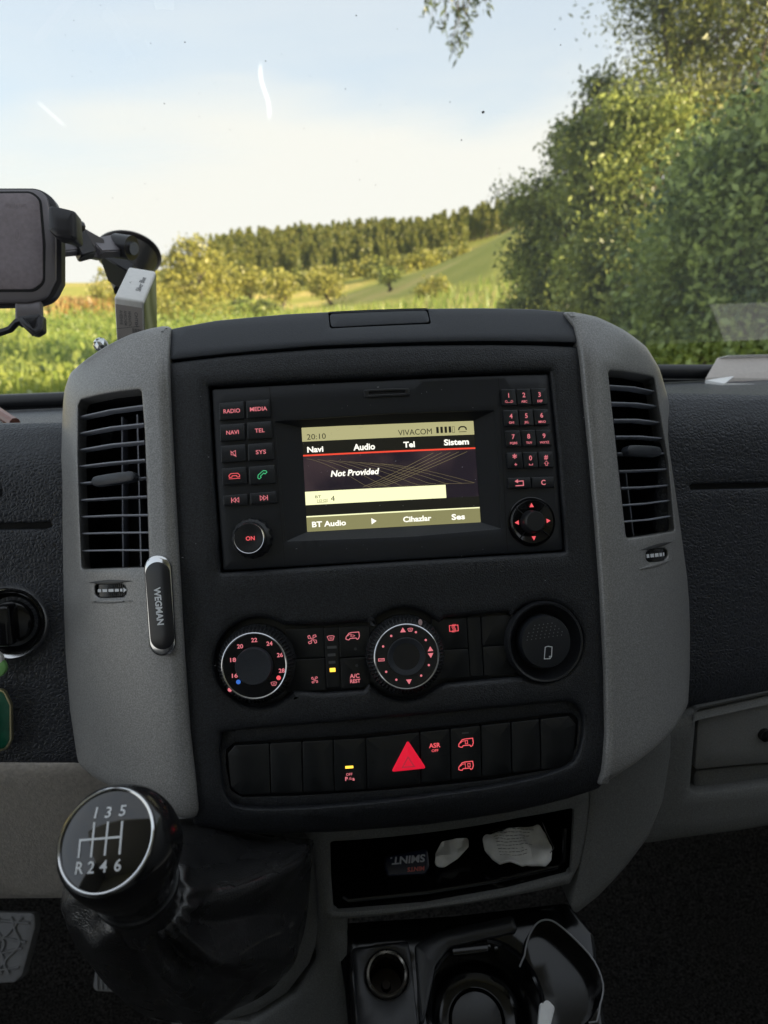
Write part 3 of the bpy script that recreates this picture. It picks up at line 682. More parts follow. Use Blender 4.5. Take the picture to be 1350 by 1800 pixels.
V_, F_ = [], []; rd_ = random.Random(77)
for i in range(300):
    x, y = rd_.uniform(310, 1060), rd_.gauss(760, 190)
    if not 620 < y < 1440: continue
    if 525 < x < 850 and 735 < y < 940: hh = HS+0.0005
    elif 372 < x < 985 and 665 < y < 1000: hh = HR+0.0001
    elif rd_.random() < .35 and not (390 < x < 1020 and 1060 < y < 1420): hh = 0.0001
    else: continue
    if hh == HR+0.0001 and (x < 495 or x > 875 or (500 < x < 885 and 720 < y < 950)): continue
    u, v = MAIN.uv(x, y, hh); r_ = rd_.uniform(0.00009, 0.00026); a_ = rd_.random()*3; l_ = rd_.choice((1, 1, 1.4, 3.0)); b_ = len(V_)
    for k_ in range(5): V_.append(MAIN.pt(u+r_*l_*math.cos(a_+k_*1.257), v+r_*math.sin(a_+k_*1.257), hh))
    F_.append(tuple(range(b_, b_+5)))
o = mesh_ob('dust', V_, F_, pbr('pale_dust', (0.42, 0.42, 0.44), 0.9), T, 0); o['kind'] = 'stuff'

# ------------------------------------------------------------------ heating controls
HC = -0.0035
z4 = lambda x, y: (370+x/3.1395, 1040+y/3.1395); z5 = lambda x, y: (750+x/4.355, 1020+y/4.355)
T = empty('climate_control', MAIN.pt(0, -0.14), 'heater control panel with two numbered rotary knobs and red lit symbols', 'control panel')
climb = (arc(455, 1165, 82, 40, 304, 26) + [(570, 1096), (652, 1090)] + arc(712, 1150, 84, 218, 318, 12) + [(785, 1083), (895, 1073)] + arc(955, 1128, 74, 218, 480, 24) + [(860, 1199), (785, 1206)] + arc(712, 1150, 84, 48, 140, 12) + [(640, 1217), (570, 1222)])
solid('base_plate', M['satin'], MAIN, climb, T, h=HC-0.004, depth=0.006, r=0.0003, fr=0, step=0.012)
def cbtn(q, zc=lambda x, y: (x, y), name='button', h=HC, mat='switch', dep=0.003): return button(name, zc, q, M[mat], h, T, dep)
b1 = cbtn(((415, 210), (623, 200), (630, 362), (415, 372)), z4); b2 = cbtn(((415, 378), (631, 368), (638, 545), (415, 555)), z4)
b3 = cbtn(((709, 197), (880, 190), (880, 352), (716, 362)), z4); b4 = cbtn(((717, 370), (880, 360), (880, 525), (724, 538)), z4)
bar = cbtn(((628, 200), (704, 197), (718, 528), (642, 533)), z4, 'level_display')
b5 = cbtn(((40, 300), (305, 285), (318, 520), (40, 530)), z5); cbtn(((40, 538), (318, 527), (332, 742), (40, 760)), z5)
cbtn(((310, 285), (410, 280), (434, 735), (336, 742)), z5, 'blank_cover')
cbtn(((417, 278), (700, 262), (660, 490), (428, 503)), z5, 'blank_cover'); cbtn(((430, 511), (640, 498), (700, 715), (442, 732)), z5, 'blank_cover')
HB2 = HC+0.0001
def fan(mk, x, y, s, w=1.1):
    for a in range(4):
        c, n = math.cos(a*math.pi/2), math.sin(a*math.pi/2)
        mk.line([(x+(p*c-q*n)*s, y+(p*n+q*c)*s) for p, q in ((0.1, 0.1), (0.25, 0.9), (0.8, 1.0), (0.95, 0.6), (0.5, 0.45))], w, True)
def defrost(mk, x, y, s, w=0.8):
    mk.line([(x-s, y+s*.45), (x-s*.4, y+s*.65), (x+s*.4, y+s*.65), (x+s, y+s*.45), (x+s*.6, y-s*.6), (x-s*.6, y-s*.6)], w, True)
    for d in (-.3, 0, .3): mk.line([(x+d*s, y-s*.35), (x+d*s+.1*s, y), (x+d*s, y+s*.35)], w*0.7)
def vanicon(mk, x, y, s, w=1.1, extra=None):
    mk.line([(x-1.0*s, y-.40*s), (x-.95*s, y-.1*s), (x-.5*s, y+.42*s), (x-.1*s, y+.5*s), (x+.95*s, y+.5*s), (x+1.0*s, y-.1*s), (x+.85*s, y-.45*s), (x+.65*s, y-.55*s), (x+.5*s, y-.35*s), (x-.4*s, y-.35*s), (x-.55*s, y-.55*s), (x-.8*s, y-.5*s)], w, True)
    mk.line([(x-.75*s, y+.0*s), (x-.45*s, y+.25*s), (x-.1*s, y+.25*s)], w*0.7)
mk = Mk(MAIN, HB2, *z4(562, 263)); fan(mk, 0, 0, 7.5); mk.build('legend', M['pink_lit'], b1)
mk = Mk(MAIN, HB2, *z4(575, 487)); fan(mk, 0, 0, 5.3, 0.9); mk.build('legend', M['pink_lit'], b2)
mk = Mk(MAIN, HB2, *z4(784, 244)); vanicon(mk, 0, 0, 12, 1.3); mk.line([(0, 2), (-4, 0), (0, -2)], 0.8); mk.line([(0, 2), (4, 0), (0, -2)], 0.8); mk.build('legend', M['pink_lit'], b3)
mk = Mk(MAIN, HB2, *z4(797, 477)); mk.text('A/C', 0, 4, cap=7.5, width=17, bold=0.02); mk.text('REST', 0, -5, cap=6.5, width=18, bold=0.025); mk.build('legend', M['pink_lit'], b4)
mk = Mk(MAIN, HB2, *z4(664, 256)); defrost(mk, 0, 0, 6.2, 1.0); mk.build('legend', M['pink_lit'], bar)
mk = Mk(MAIN, HB2, *z5(208, 367)); mk.line([(-7.5, -5), (-7.5, 5), (7.5, 5), (7.5, -5)], 1.2, True)
for d in (-2.2, 0, 2.2): mk.line([(d-1, -7), (d+1, -2), (d-1, 2), (d+1, 7)], 0.9)
mk.build('legend', M['red_lit'], b5)
for x, y, mt, wx in ((670, 307, 'led_off', 26), (668, 349, 'led_off', 22), (671, 390, 'led_off', 19), (674, 432, 'amber', 17)):
    mk = Mk(MAIN, HB2, *z4(x, y)); a = wx/3.14; mk.poly([(-a, -2.4), (a, -2.4), (a, 2.4), (-a, 2.4)] if mt == 'led_off' else [(-5, -3.4), (5, -3.4), (5, 3.4), (-5, 3.4)]); mk.build('level_light', M[mt], bar)
for x, y, pb in ((800, 316, b3), (807, 408, b4)): Mk(MAIN, HB2, *z4(x, y)).disc(0, 0, 2.6).build('indicator', M['rimline'], pb)
HK = 0.0085
def dial(c, rc, ro, face_d):
    k = MAIN.k(*c, HK)
    d = lathe('rotary_knob', M['rubber'], MAIN, c, [((ro+5)*k, HC-0.003), ((ro+4)*k, HC+0.003), ((ro+2)*k, HC+0.006), ((ro+1)*k, HK-0.0040), ((ro-2)*k, HK-0.0018), ((rc+2.5)*k, HK-0.0002), ((rc+1)*k, HK+0.0002)], T, h=HK, seg=480, knurl=60, kamp=0.0008, kr=((rc+2.2)*k, (ro+3.5)*k), smooth=25)
    lathe('chrome_ring', M['chrome_dark'], MAIN, c, [((rc+1.6)*k, HK-0.001), ((rc+1.3)*k, HK+0.0006), ((rc)*k, HK+0.0009), ((rc-1.6)*k, HK+0.0006), ((rc-2)*k, HK-0.001)], d, h=HK, seg=96)
    lathe('dial_face', M['gloss'], MAIN, c, [((rc-0.5)*k, HK-0.0002), (34*k, HK-0.0004), (0, HK-0.0004)], d, h=HK, seg=96)
    if face_d: lathe('knob_cap', M['cover'], MAIN, c, [(33*k, HK-0.001), (32.5*k, HK+0.003), (31*k, HK+0.0038), (20*k, HK+0.0034), (0, HK+0.003)], d, h=HK, seg=72)
    else: lathe('knob_cap', M['cover'], MAIN, c, [(33.5*k, HK-0.001), (33*k, HK+0.0006), (32*k, HK+0.0008), (22*k, HK-0.0006), (8*k, HK-0.0016), (6.5*k, HK-0.0025), (4*k, HK-0.0025), (3*k, HK-0.001), (0, HK-0.0008)], d, h=HK, seg=72)
    return d
c = (449.6, 1170); d = dial(c, 57, 65, True)
mk = Mk(MAIN, HK+0.0001, *c)
ps = lambda x, y, c0: ((x-c0[0])/3.14, -(y-c0[1])/3.14)
for s, x, y in (('22', 249, 267), ('20', 169, 297), ('24', 332, 291), ('18', 123, 369), ('26', 386, 357), ('16', 128, 456), ('28', 391, 443)):
    a = ps(x, y, (250, 408)); mk.text(s, a[0], a[1], cap=7.3, width=10.5, bold=0.02)
a = ps(344, 513, (250, 408)); defrost(mk, a[0], a[1], 5, 0.8)
mk.build('legend', M['pink_lit'], d)
a = ps(149, 492, (250, 408)); Mk(MAIN, HK+0.0001, *c).disc(a[0], a[1], 4).build('cold_dot', M['blue_dot'], d)
a = ps(372, 482, (250, 408)); Mk(MAIN, HK+0.0001, *c).disc(a[0], a[1], 4).build('hot_dot', M['red_lit'], d)
a = ps(100, 532, (250, 408)); Mk(MAIN, HK+0.0004, *c).disc(a[0], a[1], 3.8).build('pointer', M['pink_lit'], d)
c = (714.6, 1154); d = dial(c, 56, 66, False); cc = (1082, 358)
mk = Mk(MAIN, HK+0.0001, *c)
for x, y in ((1005, 240), (957, 294), (965, 433), (1018, 480), (1156, 468), (1202, 414), (1194, 276), (1142, 229)): a = ps(x, y, cc); mk.disc(a[0], a[1], 2)
for x, y, f in ((1071, 212, 1), (1216, 326, 1), (1216, 362, -1), (1087, 496, -1)): a = ps(x, y, cc); mk.poly([(a[0]-5, a[1]-4*f), (a[0]+5, a[1]-4*f), (a[0], a[1]+4.5*f)])
a = ps(1112, 214, cc); defrost(mk, a[0], a[1], 4.4, 0.9); a = ps(943, 366, cc); mk.line([(a[0]-5, a[1]-2), (a[0]+5, a[1]-2), (a[0]+5, a[1]+2), (a[0]-5, a[1]+2)], 1.1, True)
mk.line([(a[0]-4, a[1]-.5), (a[0]+4, a[1]+.5)], 0.8)
mk.build('legend', M['pink_lit'], d)
a = ps(1170, 177, cc); Mk(MAIN, HK+0.0004, *c).disc(a[0], a[1], 3.6, ry=5.5).build('pointer', pbr('pale_pink_mark', (0.6, 0.42, 0.42), 0.4), d)
# round bottle/cup holder push cap on the right
T = empty('push_cap', MAIN.p(956, 1180, 0), 'round black push cap with a clip note symbol right of the heater knobs', 'round cap')
c = (957.5, 1128); k = MAIN.k(*c)
lathe('housing', M['satin'], MAIN, c, [(68*k, HC-0.003), (67.5*k, HC+0.004), (65*k, HC+0.0062), (62*k, HC+0.0058), (59*k, HC+0.002), (46*k, HC-0.003), (40*k, HC-0.003)], T, h=0.0, seg=96)
cap = lathe('cap', M['button'], MAIN, c, [(44*k, HC-0.002), (43.5*k, HC+0.0075), (42*k, HC+0.0090), (30*k, HC+0.0096), (0, HC+0.0098)], T, h=HC+0.007, seg=96)
mk = Mk(MAIN, HC+0.0100, *c)
for r_, (n, y) in enumerate(((5, 29), (6, 23.5), (8, 18), (9, 12.5), (9, 7), )):
    for i in range(n): mk.disc((i-(n-1)/2)*7.6+(r_ % 2)*1.5, y+((i-(n-1)/2)*0.4), 1.0, 8)
mk.build('grip_dots', M['grey_mark'], cap)
mk = Mk(MAIN, HC+0.0100, *z5(930, 555)); mk.line([(-4.5, 9.5), (-1.5, 10.5), (1.5, 10.5), (7.5, 9), (5.5, -6.5), (2.5, -10), (-7.5, -9.5)], 1.4, True); mk.line([(1.5, -9), (1.5, -6), (5, -6)], 1); mk.build('legend', M['white_mark'], cap)
mk = Mk(MAIN, HC+0.006, *c); mk.line([(56*math.cos(R(a)), 54*math.sin(R(a))) for a in range(18, 110, 5)], 1.4); mk.build('edge_highlight', M['rimline'], cap) if False else None

# ------------------------------------------------------------------ switch strip
T = empty('switch_strip', MAIN.pt(0, -0.2), 'long rounded strip of black rocker switches with a red hazard triangle', 'switch strip')
strip_i = [(384, 1296), (420, 1280), (700, 1257), (960, 1233), (1008, 1231), (1031, 1262), (1027, 1318), (1000, 1354), (900, 1383), (740, 1407), (560, 1425), (430, 1427), (391, 1404), (383, 1350)]
solid('housing', M['fascia'], MAIN, spline(strip_i, 3), T, holes=[[(397, 1318), (412, 1305), (640, 1291), (960, 1257), (1006, 1254), (1017, 1266), (1014, 1310), (1000, 1340), (980, 1350), (870, 1370), (700, 1387), (520, 1399), (425, 1401), (406, 1390), (398, 1350)]], h=-0.006, depth=0.006, r=0.0004, hr=0.0012, fr=0, hfr=0.003, step=0.01)
solid('back_plate', M['void'], MAIN, spline(strip_i, 3), T, h=-0.0095, depth=0.002, r=0.0004, fr=0, step=0.014)
top = lambda x: 1310-(x-413)*0.0873 if x < 643 else 1290.5+(643-x)*0.0955+6.5
top = lambda x: 1310.5+(x-413)*(-0.0545) if x < 643 else 1298+(x-643)*(-0.1095)
bot = lambda x: 1397+(x-422)*(-0.038) if x < 633 else 1389+(x-633)*(-0.113)
xs_ = [399, 474, 531, 586, 643, 738, 791, 845, 898, 949, 1015]; sw = []
for i in range(10):
    a, b_ = xs_[i]+0.9, xs_[i+1]-0.9
    q = [(a, top(a)), (b_, top(b_)), (b_+2, bot(b_)), (a+2, bot(a))]
    if i == 0: q = [(a+13, top(a+13)), (b_, top(b_)), (b_+2, bot(b_)), (a+22, bot(a+22)), (a+6, bot(a)-14), (a, top(a)+14)]
    if i == 9: q = [(a, top(a)), (b_-14, top(b_-14)), (b_-2, top(b_)+16), (b_-6, bot(b_)-16), (b_-26, bot(b_-26)), (a+2, bot(a))]
    sw.append(solid('switch', M['switch'], MAIN, q, T, h=-0.0048, depth=0.004, r=0.0006, fr=0.0012, step=0.012))
    if i in (2, 3, 4, 5, 6):
        mk = Mk(MAIN, -0.00475, (a+b_)/2, (top((a+b_)/2)+bot((a+b_)/2))/2); mk.line([(-(b_-a)/2+1, -0.5), ((b_-a)/2-1, 0.5)], 0.7); mk.build('rocker_line', M['void'], sw[-1])
hz = solid('hazard_button', M['hazard'], MAIN, [(717, 1302), (749.5, 1351), (688, 1357.5)], T, h=-0.0035, depth=0.003, r=0.0008, fr=0.0012, step=0.01)
mk = Mk(MAIN, -0.0034, 718, 1342); mk.line([(0, 11), (10, -6), (-11, -6)], 2.0, True); mk.build('legend', M['hazard_in'], hz)
HB3 = -0.0047
mk = Mk(MAIN, HB3, 614, 1363); mk.text('OFF', 0, 2, cap=4.6, width=11, bold=0.015); mk.text('P', -5.5, -5.5, cap=7, bold=0.03); mk.line([(-1, -8), (0.5, -4), (2, -8)], 0.7); mk.line([(2, -3), (3.5, -8)], .7); mk.text('a', 7, -6, cap=6.5, bold=0.03); mk.build('legend', M['pink_lit'], sw[3])
mk = Mk(MAIN, HB3, 614, 1348.5); mk.poly([(-7, -2.2), (7, -2.2), (7, 2.2), (-7, 2.2)]); mk.build('indicator', M['amber'], sw[3])
mk = Mk(MAIN, HB3, 764, 1310); mk.text('ASR', 0, 0, cap=8, width=20, bold=0.02); mk.text('OFF', 0, -9, cap=4.6, width=12, bold=0.015); mk.build('legend', M['red_lit'], sw[5])
for y in (1305.5, 1346):
    mk = Mk(MAIN, HB3, 819, y); vanicon(mk, 0, 0, 13, 1.5); xx = 1 if y < 1320 else 5.5
    mk.line([(xx-2, -2), (xx+2, -2), (xx+2, 3.5), (xx-2, 3.5)], 1.0, True)
    if y > 1320: mk.line([(-1, -4), (-1, 5)], 0.9)
    mk.build('legend', M['red_lit'], sw[6])
mk = Mk(MAIN, HB3, 818, 1288.5); mk.poly([(-6, -1.2), (6, -1.2), (6, 1.2), (-6, 1.2)]); mk.build('indicator', M['led_off'], sw[6])

# ------------------------------------------------------------------ dashboard pads left and right
T = empty('dashboard', at(60, 1350, 0.6), 'leather grained dark dashboard running left and right behind the center console', 'dashboard')
for nm, S, o_, lab in (('dash_pad', PADL, [(-420, 765), (-200, 752), (-60, 744), (60, 741), (135, 740), (145, 900), (150, 1100), (165, 1349), (60, 1352), (-100, 1352), (-420, 1356)], 'leather grained pad on the steering side'),
                       ('dash_pad', PADR, [(1150, 688), (1250, 690), (1400, 693), (1700, 700), (1700, 1180), (1400, 1222), (1290, 1236), (1215, 1250), (1190, 1255), (1160, 1100), (1150, 900)], 'leather grained pad on the passenger side')):
    slot = [(-250, 922), (60, 919), (90, 917), (92, 926), (80, 930), (-250, 934)] if S is PADL else [(1213, 852), (1225, 850.5), (1500, 846), (1500, 854), (1225, 861), (1214, 862)]
    p = solid(nm, M['leather_dash'], S, o_, T, holes=[slot], h=0, depth=0.06, r=0.006, hr=0.0015, hdepth=0.006, fr=0.012, hfr=0.002, step=0.012, nr=4); p['label'] = lab
    q = [S.p(x, y, -0.005) for x, y in slot]; mesh_ob('groove', q, [tuple(range(len(q)))], M['void'], p, 0)
# dash top shelf going forward to the windscreen foot
zt_ = at(60, 741, 0.56).z
def quadbox_f(name, mat, p, parent, th): return mesh_ob(name, p+[q+th for q in p], [(0, 1, 2, 3), (7, 6, 5, 4), (0, 4, 5, 1), (1, 5, 6, 2), (2, 6, 7, 3), (3, 7, 4, 0)], mat, parent, 0)
def shelf(name, mat, x0, x1, y0, z0, y1, z1, th=0.02):
    a = Vector((x0, y0, z0)); return box(name, mat, a-Vector((0, 0, th)), Vector((x1-x0, 0, 0)), Vector((0, y1-y0, z1-z0)), Vector((0, 0, th)), T, 0.003)
shelf('dash_top', M['leather_dash'], -0.95, 1.05, 0.60, zt_-0.012, 1.12, zt_-0.062)
# cowl bar under the glass (left and right of the console)
for (x0, y0), (x1, y1), (x2, y2), (x3, y3) in (((-300, 718), (420, 690), (420, 708), (-300, 736)), ((700, 652), (1700, 655), (1700, 673), (700, 678))):
    a, b_ = at(x0, y0, 0.86), at(x1, y1, 0.86); tube('cowl_bar', M['satin'], [a, (a+b_)/2, b_], 0.0085, T, seg=14)
    a2, b2_ = at(x3, y3-8, 0.875), at(x2, y2-8, 0.875); quadbox_f('cowl_gap_shade', M['void'], [a2, b2_, b2_-Vector((0, 0, .05)), a2-Vector((0, 0, .05))], T, Vector((0, .01, 0)))  # dark plate painted as the shade in the gap below the bar
# lower knee panel (left), glove box area (right)
KN = Surf(at(60, 1450, 0.585), -6)
solid('knee_panel', M['knee'], KN, [(-400, 1350), (-100, 1349), (130, 1345), (215, 1352), (300, 1420), (300, 1575), (200, 1580), (100, 1583), (-60, 1584), (-400, 1590)], T, h=0, depth=0.05, r=0.004, fr=0.004, step=0.015)
GB = Surf(at(1280, 1300, 0.60), 6)
solid('glove_panel', M['lower'], GB, [(1150, 1290), (1224, 1254), (1400, 1215), (1700, 1160), (1700, 1400), (1400, 1448), (1300, 1465), (1200, 1478), (1120, 1490)], T, holes=[[(1226, 1250), (1400, 1212), (1680, 1165), (1680, 1325), (1400, 1373), (1300, 1388), (1228, 1397), (1214, 1392)]], h=0, depth=0.06, r=0.006, hr=0.003, hdepth=0.02, fr=0.01, hfr=0.004, step=0.014)
lid = solid('glove_box_lid', pbr('glove_lid_plastic', (0.19, 0.19, 0.188), 0.5, grain=1200, bump=0.4, dist=0.0003, var=0.2), GB, [(1229, 1253), (1400, 1222), (1675, 1173), (1675, 1290), (1400, 1338), (1300, 1346), (1222, 1354)], T, h=-0.003, depth=0.02, r=0.002, fr=0.003, step=0.014)
solid('finger_ledge', M['lower'], GB, [(1222, 1357), (1300, 1349), (1400, 1342), (1675, 1294), (1675, 1326), (1400, 1373), (1300, 1388), (1222, 1397)], T, h=-0.011, depth=0.02, r=0.004, fr=0.005, step=0.014)
lk = lathe('lock', M['gloss'], GB, (1347, 1294), [(12*0.46e-3, -0.003), (11*0.46e-3, 0.0005), (9*0.46e-3, 0.001), (0, 0.0006)], T, h=0, seg=32)
# footwell floor, with unseen doors, walls and roof shaped to steer the light
FLZ = 0.86
T = empty('cab_interior', Vector((0, 0.2, FLZ)), 'dark carpeted van footwell with firewall behind the pedals', 'cabin floor'); T['kind'] = 'structure'; del T['category']; T['label'] = 'dark carpeted van footwell with firewall behind the pedals'
rows = []
for j in range(26):
    y = -0.9+j*0.09; rows.append([Vector((x*0.06, y, FLZ+0.006*noise.noise(Vector((x*0.3, y*6, 0)))+(max(0, y-1.02)*1.3))) for x in range(-17, 18)])
grid_mesh('carpet', M['carpet'], rows, T)
def quadbox(name, mat, p, parent, th): return mesh_ob(name, p+[q+th for q in p], [(0, 1, 2, 3), (7, 6, 5, 4), (0, 4, 5, 1), (1, 5, 6, 2), (2, 6, 7, 3), (3, 7, 4, 0)], mat, parent, 0)
V = lambda *a: Vector(a)
quadbox('firewall', M['carpet'], [V(-1, 1.12, FLZ+.1), V(1.1, 1.12, FLZ+.1), V(1.1, 1.0, 1.8), V(-1, 1.0, 1.8)], T, V(0, 0.03, 0))
shell = pbr('cab_shell_trim', (0.35, 0.35, 0.35), 0.7); HEAD = pbr('light_grey_headliner', (0.68, 0.67, 0.65), 0.9)  # headliner kept light to bounce fill into the cabin
for x, th, zz in ((-0.98, -0.04, 1.62), (1.08, 0.04, 2.18)):  # unseen doors, left sill lowered to admit light, right raised to dim it
    quadbox('unseen_door_trim', shell, [V(x, -0.9, FLZ-0.1), V(x, 1.1, FLZ-0.1), V(x, 1.1, zz), V(x, -0.9, zz)], T, V(th, 0, 0))
quadbox('unseen_rear_wall', HEAD, [V(-1, -0.75, FLZ-0.1), V(1.1, -0.75, FLZ-0.1), V(1.1, -0.75, 2.62), V(-1, -0.75, 2.62)], T, V(0, -0.04, 0))
quadbox('unseen_roof_panel', HEAD, [V(-1, -0.79, 2.6), V(1.1, -0.79, 2.6), V(1.1, 0.02, 2.62), V(-1, 0.02, 2.62)], T, V(0, 0, 0.04))  # unseen roof, front edge set to trade cabin light against reflections
for x, th in ((-0.987, -0.033), (1.087, 0.033)):  # unseen walls added to block low sun from behind
    quadbox('side_wall', shell, [V(x, -0.79, 1.6), V(x, -0.30, 1.6), V(x, -0.36, 2.6), V(x, -0.79, 2.6)], T, V(th, 0, 0))
SEAT = pbr('seat_cloth', (0.03, 0.03, 0.033), 0.9)
for x in (-0.55, 0.6):  # unseen seats added to darken the lower cabin
    box('unseen_seat_cushion', SEAT, V(x-0.24, -0.45, FLZ+0.28), V(0.48, 0, 0), V(0, 0.42, 0), V(0, 0, 0.14), T, 0.04)
    box('unseen_seat_back', SEAT, V(x-0.24, -0.58, FLZ+0.36), V(0.48, 0, 0), V(0, 0.13, 0), V(0, -0.05, 0.75), T, 0.04)

# pedals
PD = Surf(at(25, 1665, 1.0), 42)
PED = pbr('grey_pedal_rubber', (0.36, 0.36, 0.37), 0.6, grain=500, bump=0.3)
T = empty('brake_pedal', PD.p(25, 1725, 0), 'large grey pedal with lattice tread, at the left edge above carpet', 'pedal', None)
solid('pedal_pad', PED, PD, [(-70, 1602), (60, 1605), (61, 1630), (38, 1715), (25, 1727), (-80, 1732)], T, h=0, depth=0.02, r=0.003, fr=0.008, step=0.02)
mk = Mk(PD, 0.001, 0, 1665)
vs_, fs_ = [], []
def ridge(surf, p, w, hh):
    rows = []
    for i, (x, y) in enumerate(p):
        a = p[max(i-1, 0)]; c_ = p[min(i+1, len(p)-1)]; d = Vector((c_[0]-a[0], -(c_[1]-a[1]))).normalized(); n = Vector((-d.y, d.x))
        u, v = surf.uv(x, y, 0); k_ = surf.k(x, y)
        rows.append([surf.pt(u+n.x*w*k_, v+n.y*w*k_, 0), surf.pt(u+n.x*w*.5*k_, v+n.y*w*.5*k_, hh), surf.pt(u-n.x*w*.5*k_, v-n.y*w*.5*k_, hh), surf.pt(u-n.x*w*k_, v-n.y*w*k_, 0)])
    return rows
for i in range(6):
    x = -60+i*20
    grid_mesh('tread', PED, ridge(PD, [(x+9*math.sin(k_*0.9+i*math.pi)+(-k_*2.5 if x > 0 else 0), 1612+k_*9) for k_ in range(12)], 3.2, 0.004), T)
for i in range(4):
    grid_mesh('tread', PED, ridge(PD, [(-60, 1612+i*32), (0, 1618+i*29), (52-i*6, 1628+i*22+(6 if i % 2 else -6))], 2.6, 0.0035), T)
T = empty('accelerator_pedal', at(185, 1742, 1.0), 'small grey ribbed pedal half hidden behind the leather gear boot', 'pedal')
P2 = Surf(at(188, 1722, 1.0), 42)
solid('pedal_pad', PED, P2, [(168, 1700), (215, 1690), (260, 1740), (200, 1744), (168, 1742), (163, 1735)], T, h=0, depth=0.02, r=0.002, fr=0.006, step=0.02)
for i in range(5): grid_mesh('tread', PED, ridge(P2, [(171+i*8, 1703), (172+i*8, 1739)], 2.2, 0.004), T)

# rotary switch with chrome ring on the left pad
T = empty('ignition_surround', PADL.p(20, 1155, 0), 'round glossy black socket with chrome ring at the left edge of the dash', 'ignition socket')
k = PADL.k(20, 1095); c = (18, 1094)
lathe('chrome_ring', M['chrome_dark'], PADL, c, [(68*k, -0.001), (67*k, 0.004), (64*k, 0.0065), (60*k, 0.0055), (56*k, 0.003), (54*k, 0.0)], T, h=0.004, seg=72)
lathe('socket', M['gloss'], PADL, c, [(56*k, 0.0035), (54*k, 0.004), (48*k, 0.001), (40*k, -0.002), (37*k, 0.004), (30*k, 0.006), (0, 0.006)], T, h=0.004, seg=64)
box('key_blade', M['gloss'], PADL.p(8, 1130, 0.004), Vector((0.012, 0, 0)), PADL.V*0.03, PADL.N*0.018, T, 0.003)
# green key tag
T = empty('key_tag', PADL.p(0, 1320, 0.01), 'dark green key fob tag with pale gold edge hanging by the ignition', 'key tag')
solid('tag_frame', pbr('pale_gold', (0.75, 0.68, 0.42), 0.3, metal=0.9), PADL, [(-50, 1214), (6, 1212), (19, 1240), (20, 1302), (10, 1320), (-50, 1326)], T, h=0.012, depth=0.004, r=0.001, fr=0.006, step=0.02)
solid('tag_inlay', pbr('green_enamel', (0.004, 0.085, 0.045), 0.35, coat=0.5, grain=90, var=0.4), PADL, [(-50, 1217), (4, 1215), (16, 1241), (16.5, 1301), (8, 1316), (-50, 1322)], T, h=0.0127, depth=0.002, r=0.0006, fr=0.005, step=0.02)
solid('key_ring_bead', pbr('light_green_plastic', (0.25, 0.55, 0.18), 0.4), PADL, arc(-8, 1175, 17, 0, 340, 17), T, h=0.014, depth=0.005, r=0.002, fr=0, step=0.02)
solid('key_ring_bead', M['white'], PADL, arc(-10, 1160, 13, 0, 340, 17), T, h=0.0145, depth=0.005, r=0.002, fr=0, step=0.02)
# tip of the wheel stalk at far left, brown object on the cowl
tube('wiper_stalk', M['satin'], [PADL.p(-90, 880, 0.06), PADL.p(-40, 862, 0.05), PADL.p(-7, 856, 0.04)], [0.008, 0.010, 0.0085], None)
tag(bpy.data.objects['wiper_stalk'], 'black steering column stalk tip at the left picture edge', 'stalk')
o = tube('strap', pbr('copper_brown', (0.28, 0.12, 0.09), 0.35, coat=0.4), [at(-40, 705, 0.72), at(-8, 722, 0.70), at(8, 733, 0.69), at(26, 744, 0.68)], 0.0052); tag(o, 'copper brown strap lying on the dash top at the left edge', 'strap')

# ------------------------------------------------------------------ gear lever
A = cv(-0.15, 0.54, -0.83).normalized()                # axis out of the knob face
FC = at(186, 1476, 0.325)
X = (CR - A*CR.dot(A)).normalized(); Yv = A.cross(X)
tw = R(4); X, Yv = X*math.cos(tw)+Yv*math.sin(tw), Yv*math.cos(tw)-X*math.sin(tw)
T = empty('gear_lever', FC-A*0.09, 'gear lever with round glossy knob showing a six speed pattern and black leather boot', 'gear lever')
ax = (FC, X, Yv, A)
kb = lathe('knob', pbr('knob_gloss_leather', (0.010, 0.010, 0.011), 0.17, grain=900, bump=0.10, dist=0.0001, coat=0.4), None, None,
      [(0.0215, -0.0010), (0.0227, -0.0008), (0.0243, -0.003), (0.0258, -0.0075), (0.0265, -0.0130), (0.0262, -0.0195), (0.0248, -0.0265), (0.0222, -0.0320), (0.0180, -0.0365), (0.0120, -0.0390), (0, -0.0400)], T, axis=ax, seg=80)
BC = FC-A*0.015; NE = at(259, 1598, 0.392); NZ = (NE-BC).normalized(); NX = (CR-NZ*CR.dot(NZ)).normalized(); NY = NZ.cross(NX); nl = (NE-BC).length
nax = (BC, NX, NY, NZ)
lathe('knob_neck', bpy.data.materials['knob_gloss_leather'], None, None, [(0.0262, 0.0), (0.0258, 0.008), (0.0240, 0.018), (0.0218, 0.027), (0.0203, 0.036), (0.0194, 0.046), (0.0190, nl), (0.012, nl+0.004)], kb, axis=nax, seg=80)
lathe('knob_collar', M['satin'], None, None, [(0.0196, 0.040), (0.0208, 0.041), (0.0208, 0.046), (0.0196, 0.0475)], kb, axis=nax, seg=80)
lathe('face_ring', M['chrome'], None, None, [(0.0223, -0.0010), (0.0221, 0.0003), (0.0216, 0.0007), (0.0210, 0.0004), (0.0206, -0.0006)], kb, axis=ax, seg=96)
fg = lathe('face_plate', pbr('gear_face_gloss', (0.003, 0.003, 0.004), 0.04, coat=1.0), None, None, [(0.0210, -0.0004), (0.020, -0.0001), (0.015, 0.0010), (0.010, 0.0016), (0.005, 0.0019), (0, 0.0020)], kb, axis=ax, seg=96, smooth=80)
GS = Surf(FC, 0, lambda u, v: 0.0021-(u*u+v*v)*4.6, U=X, V=Yv)
k = 0.325/1300
mk = Mk(GS, 0.0002, 186, 1476, unit=k); mk.u = mk.v = 0
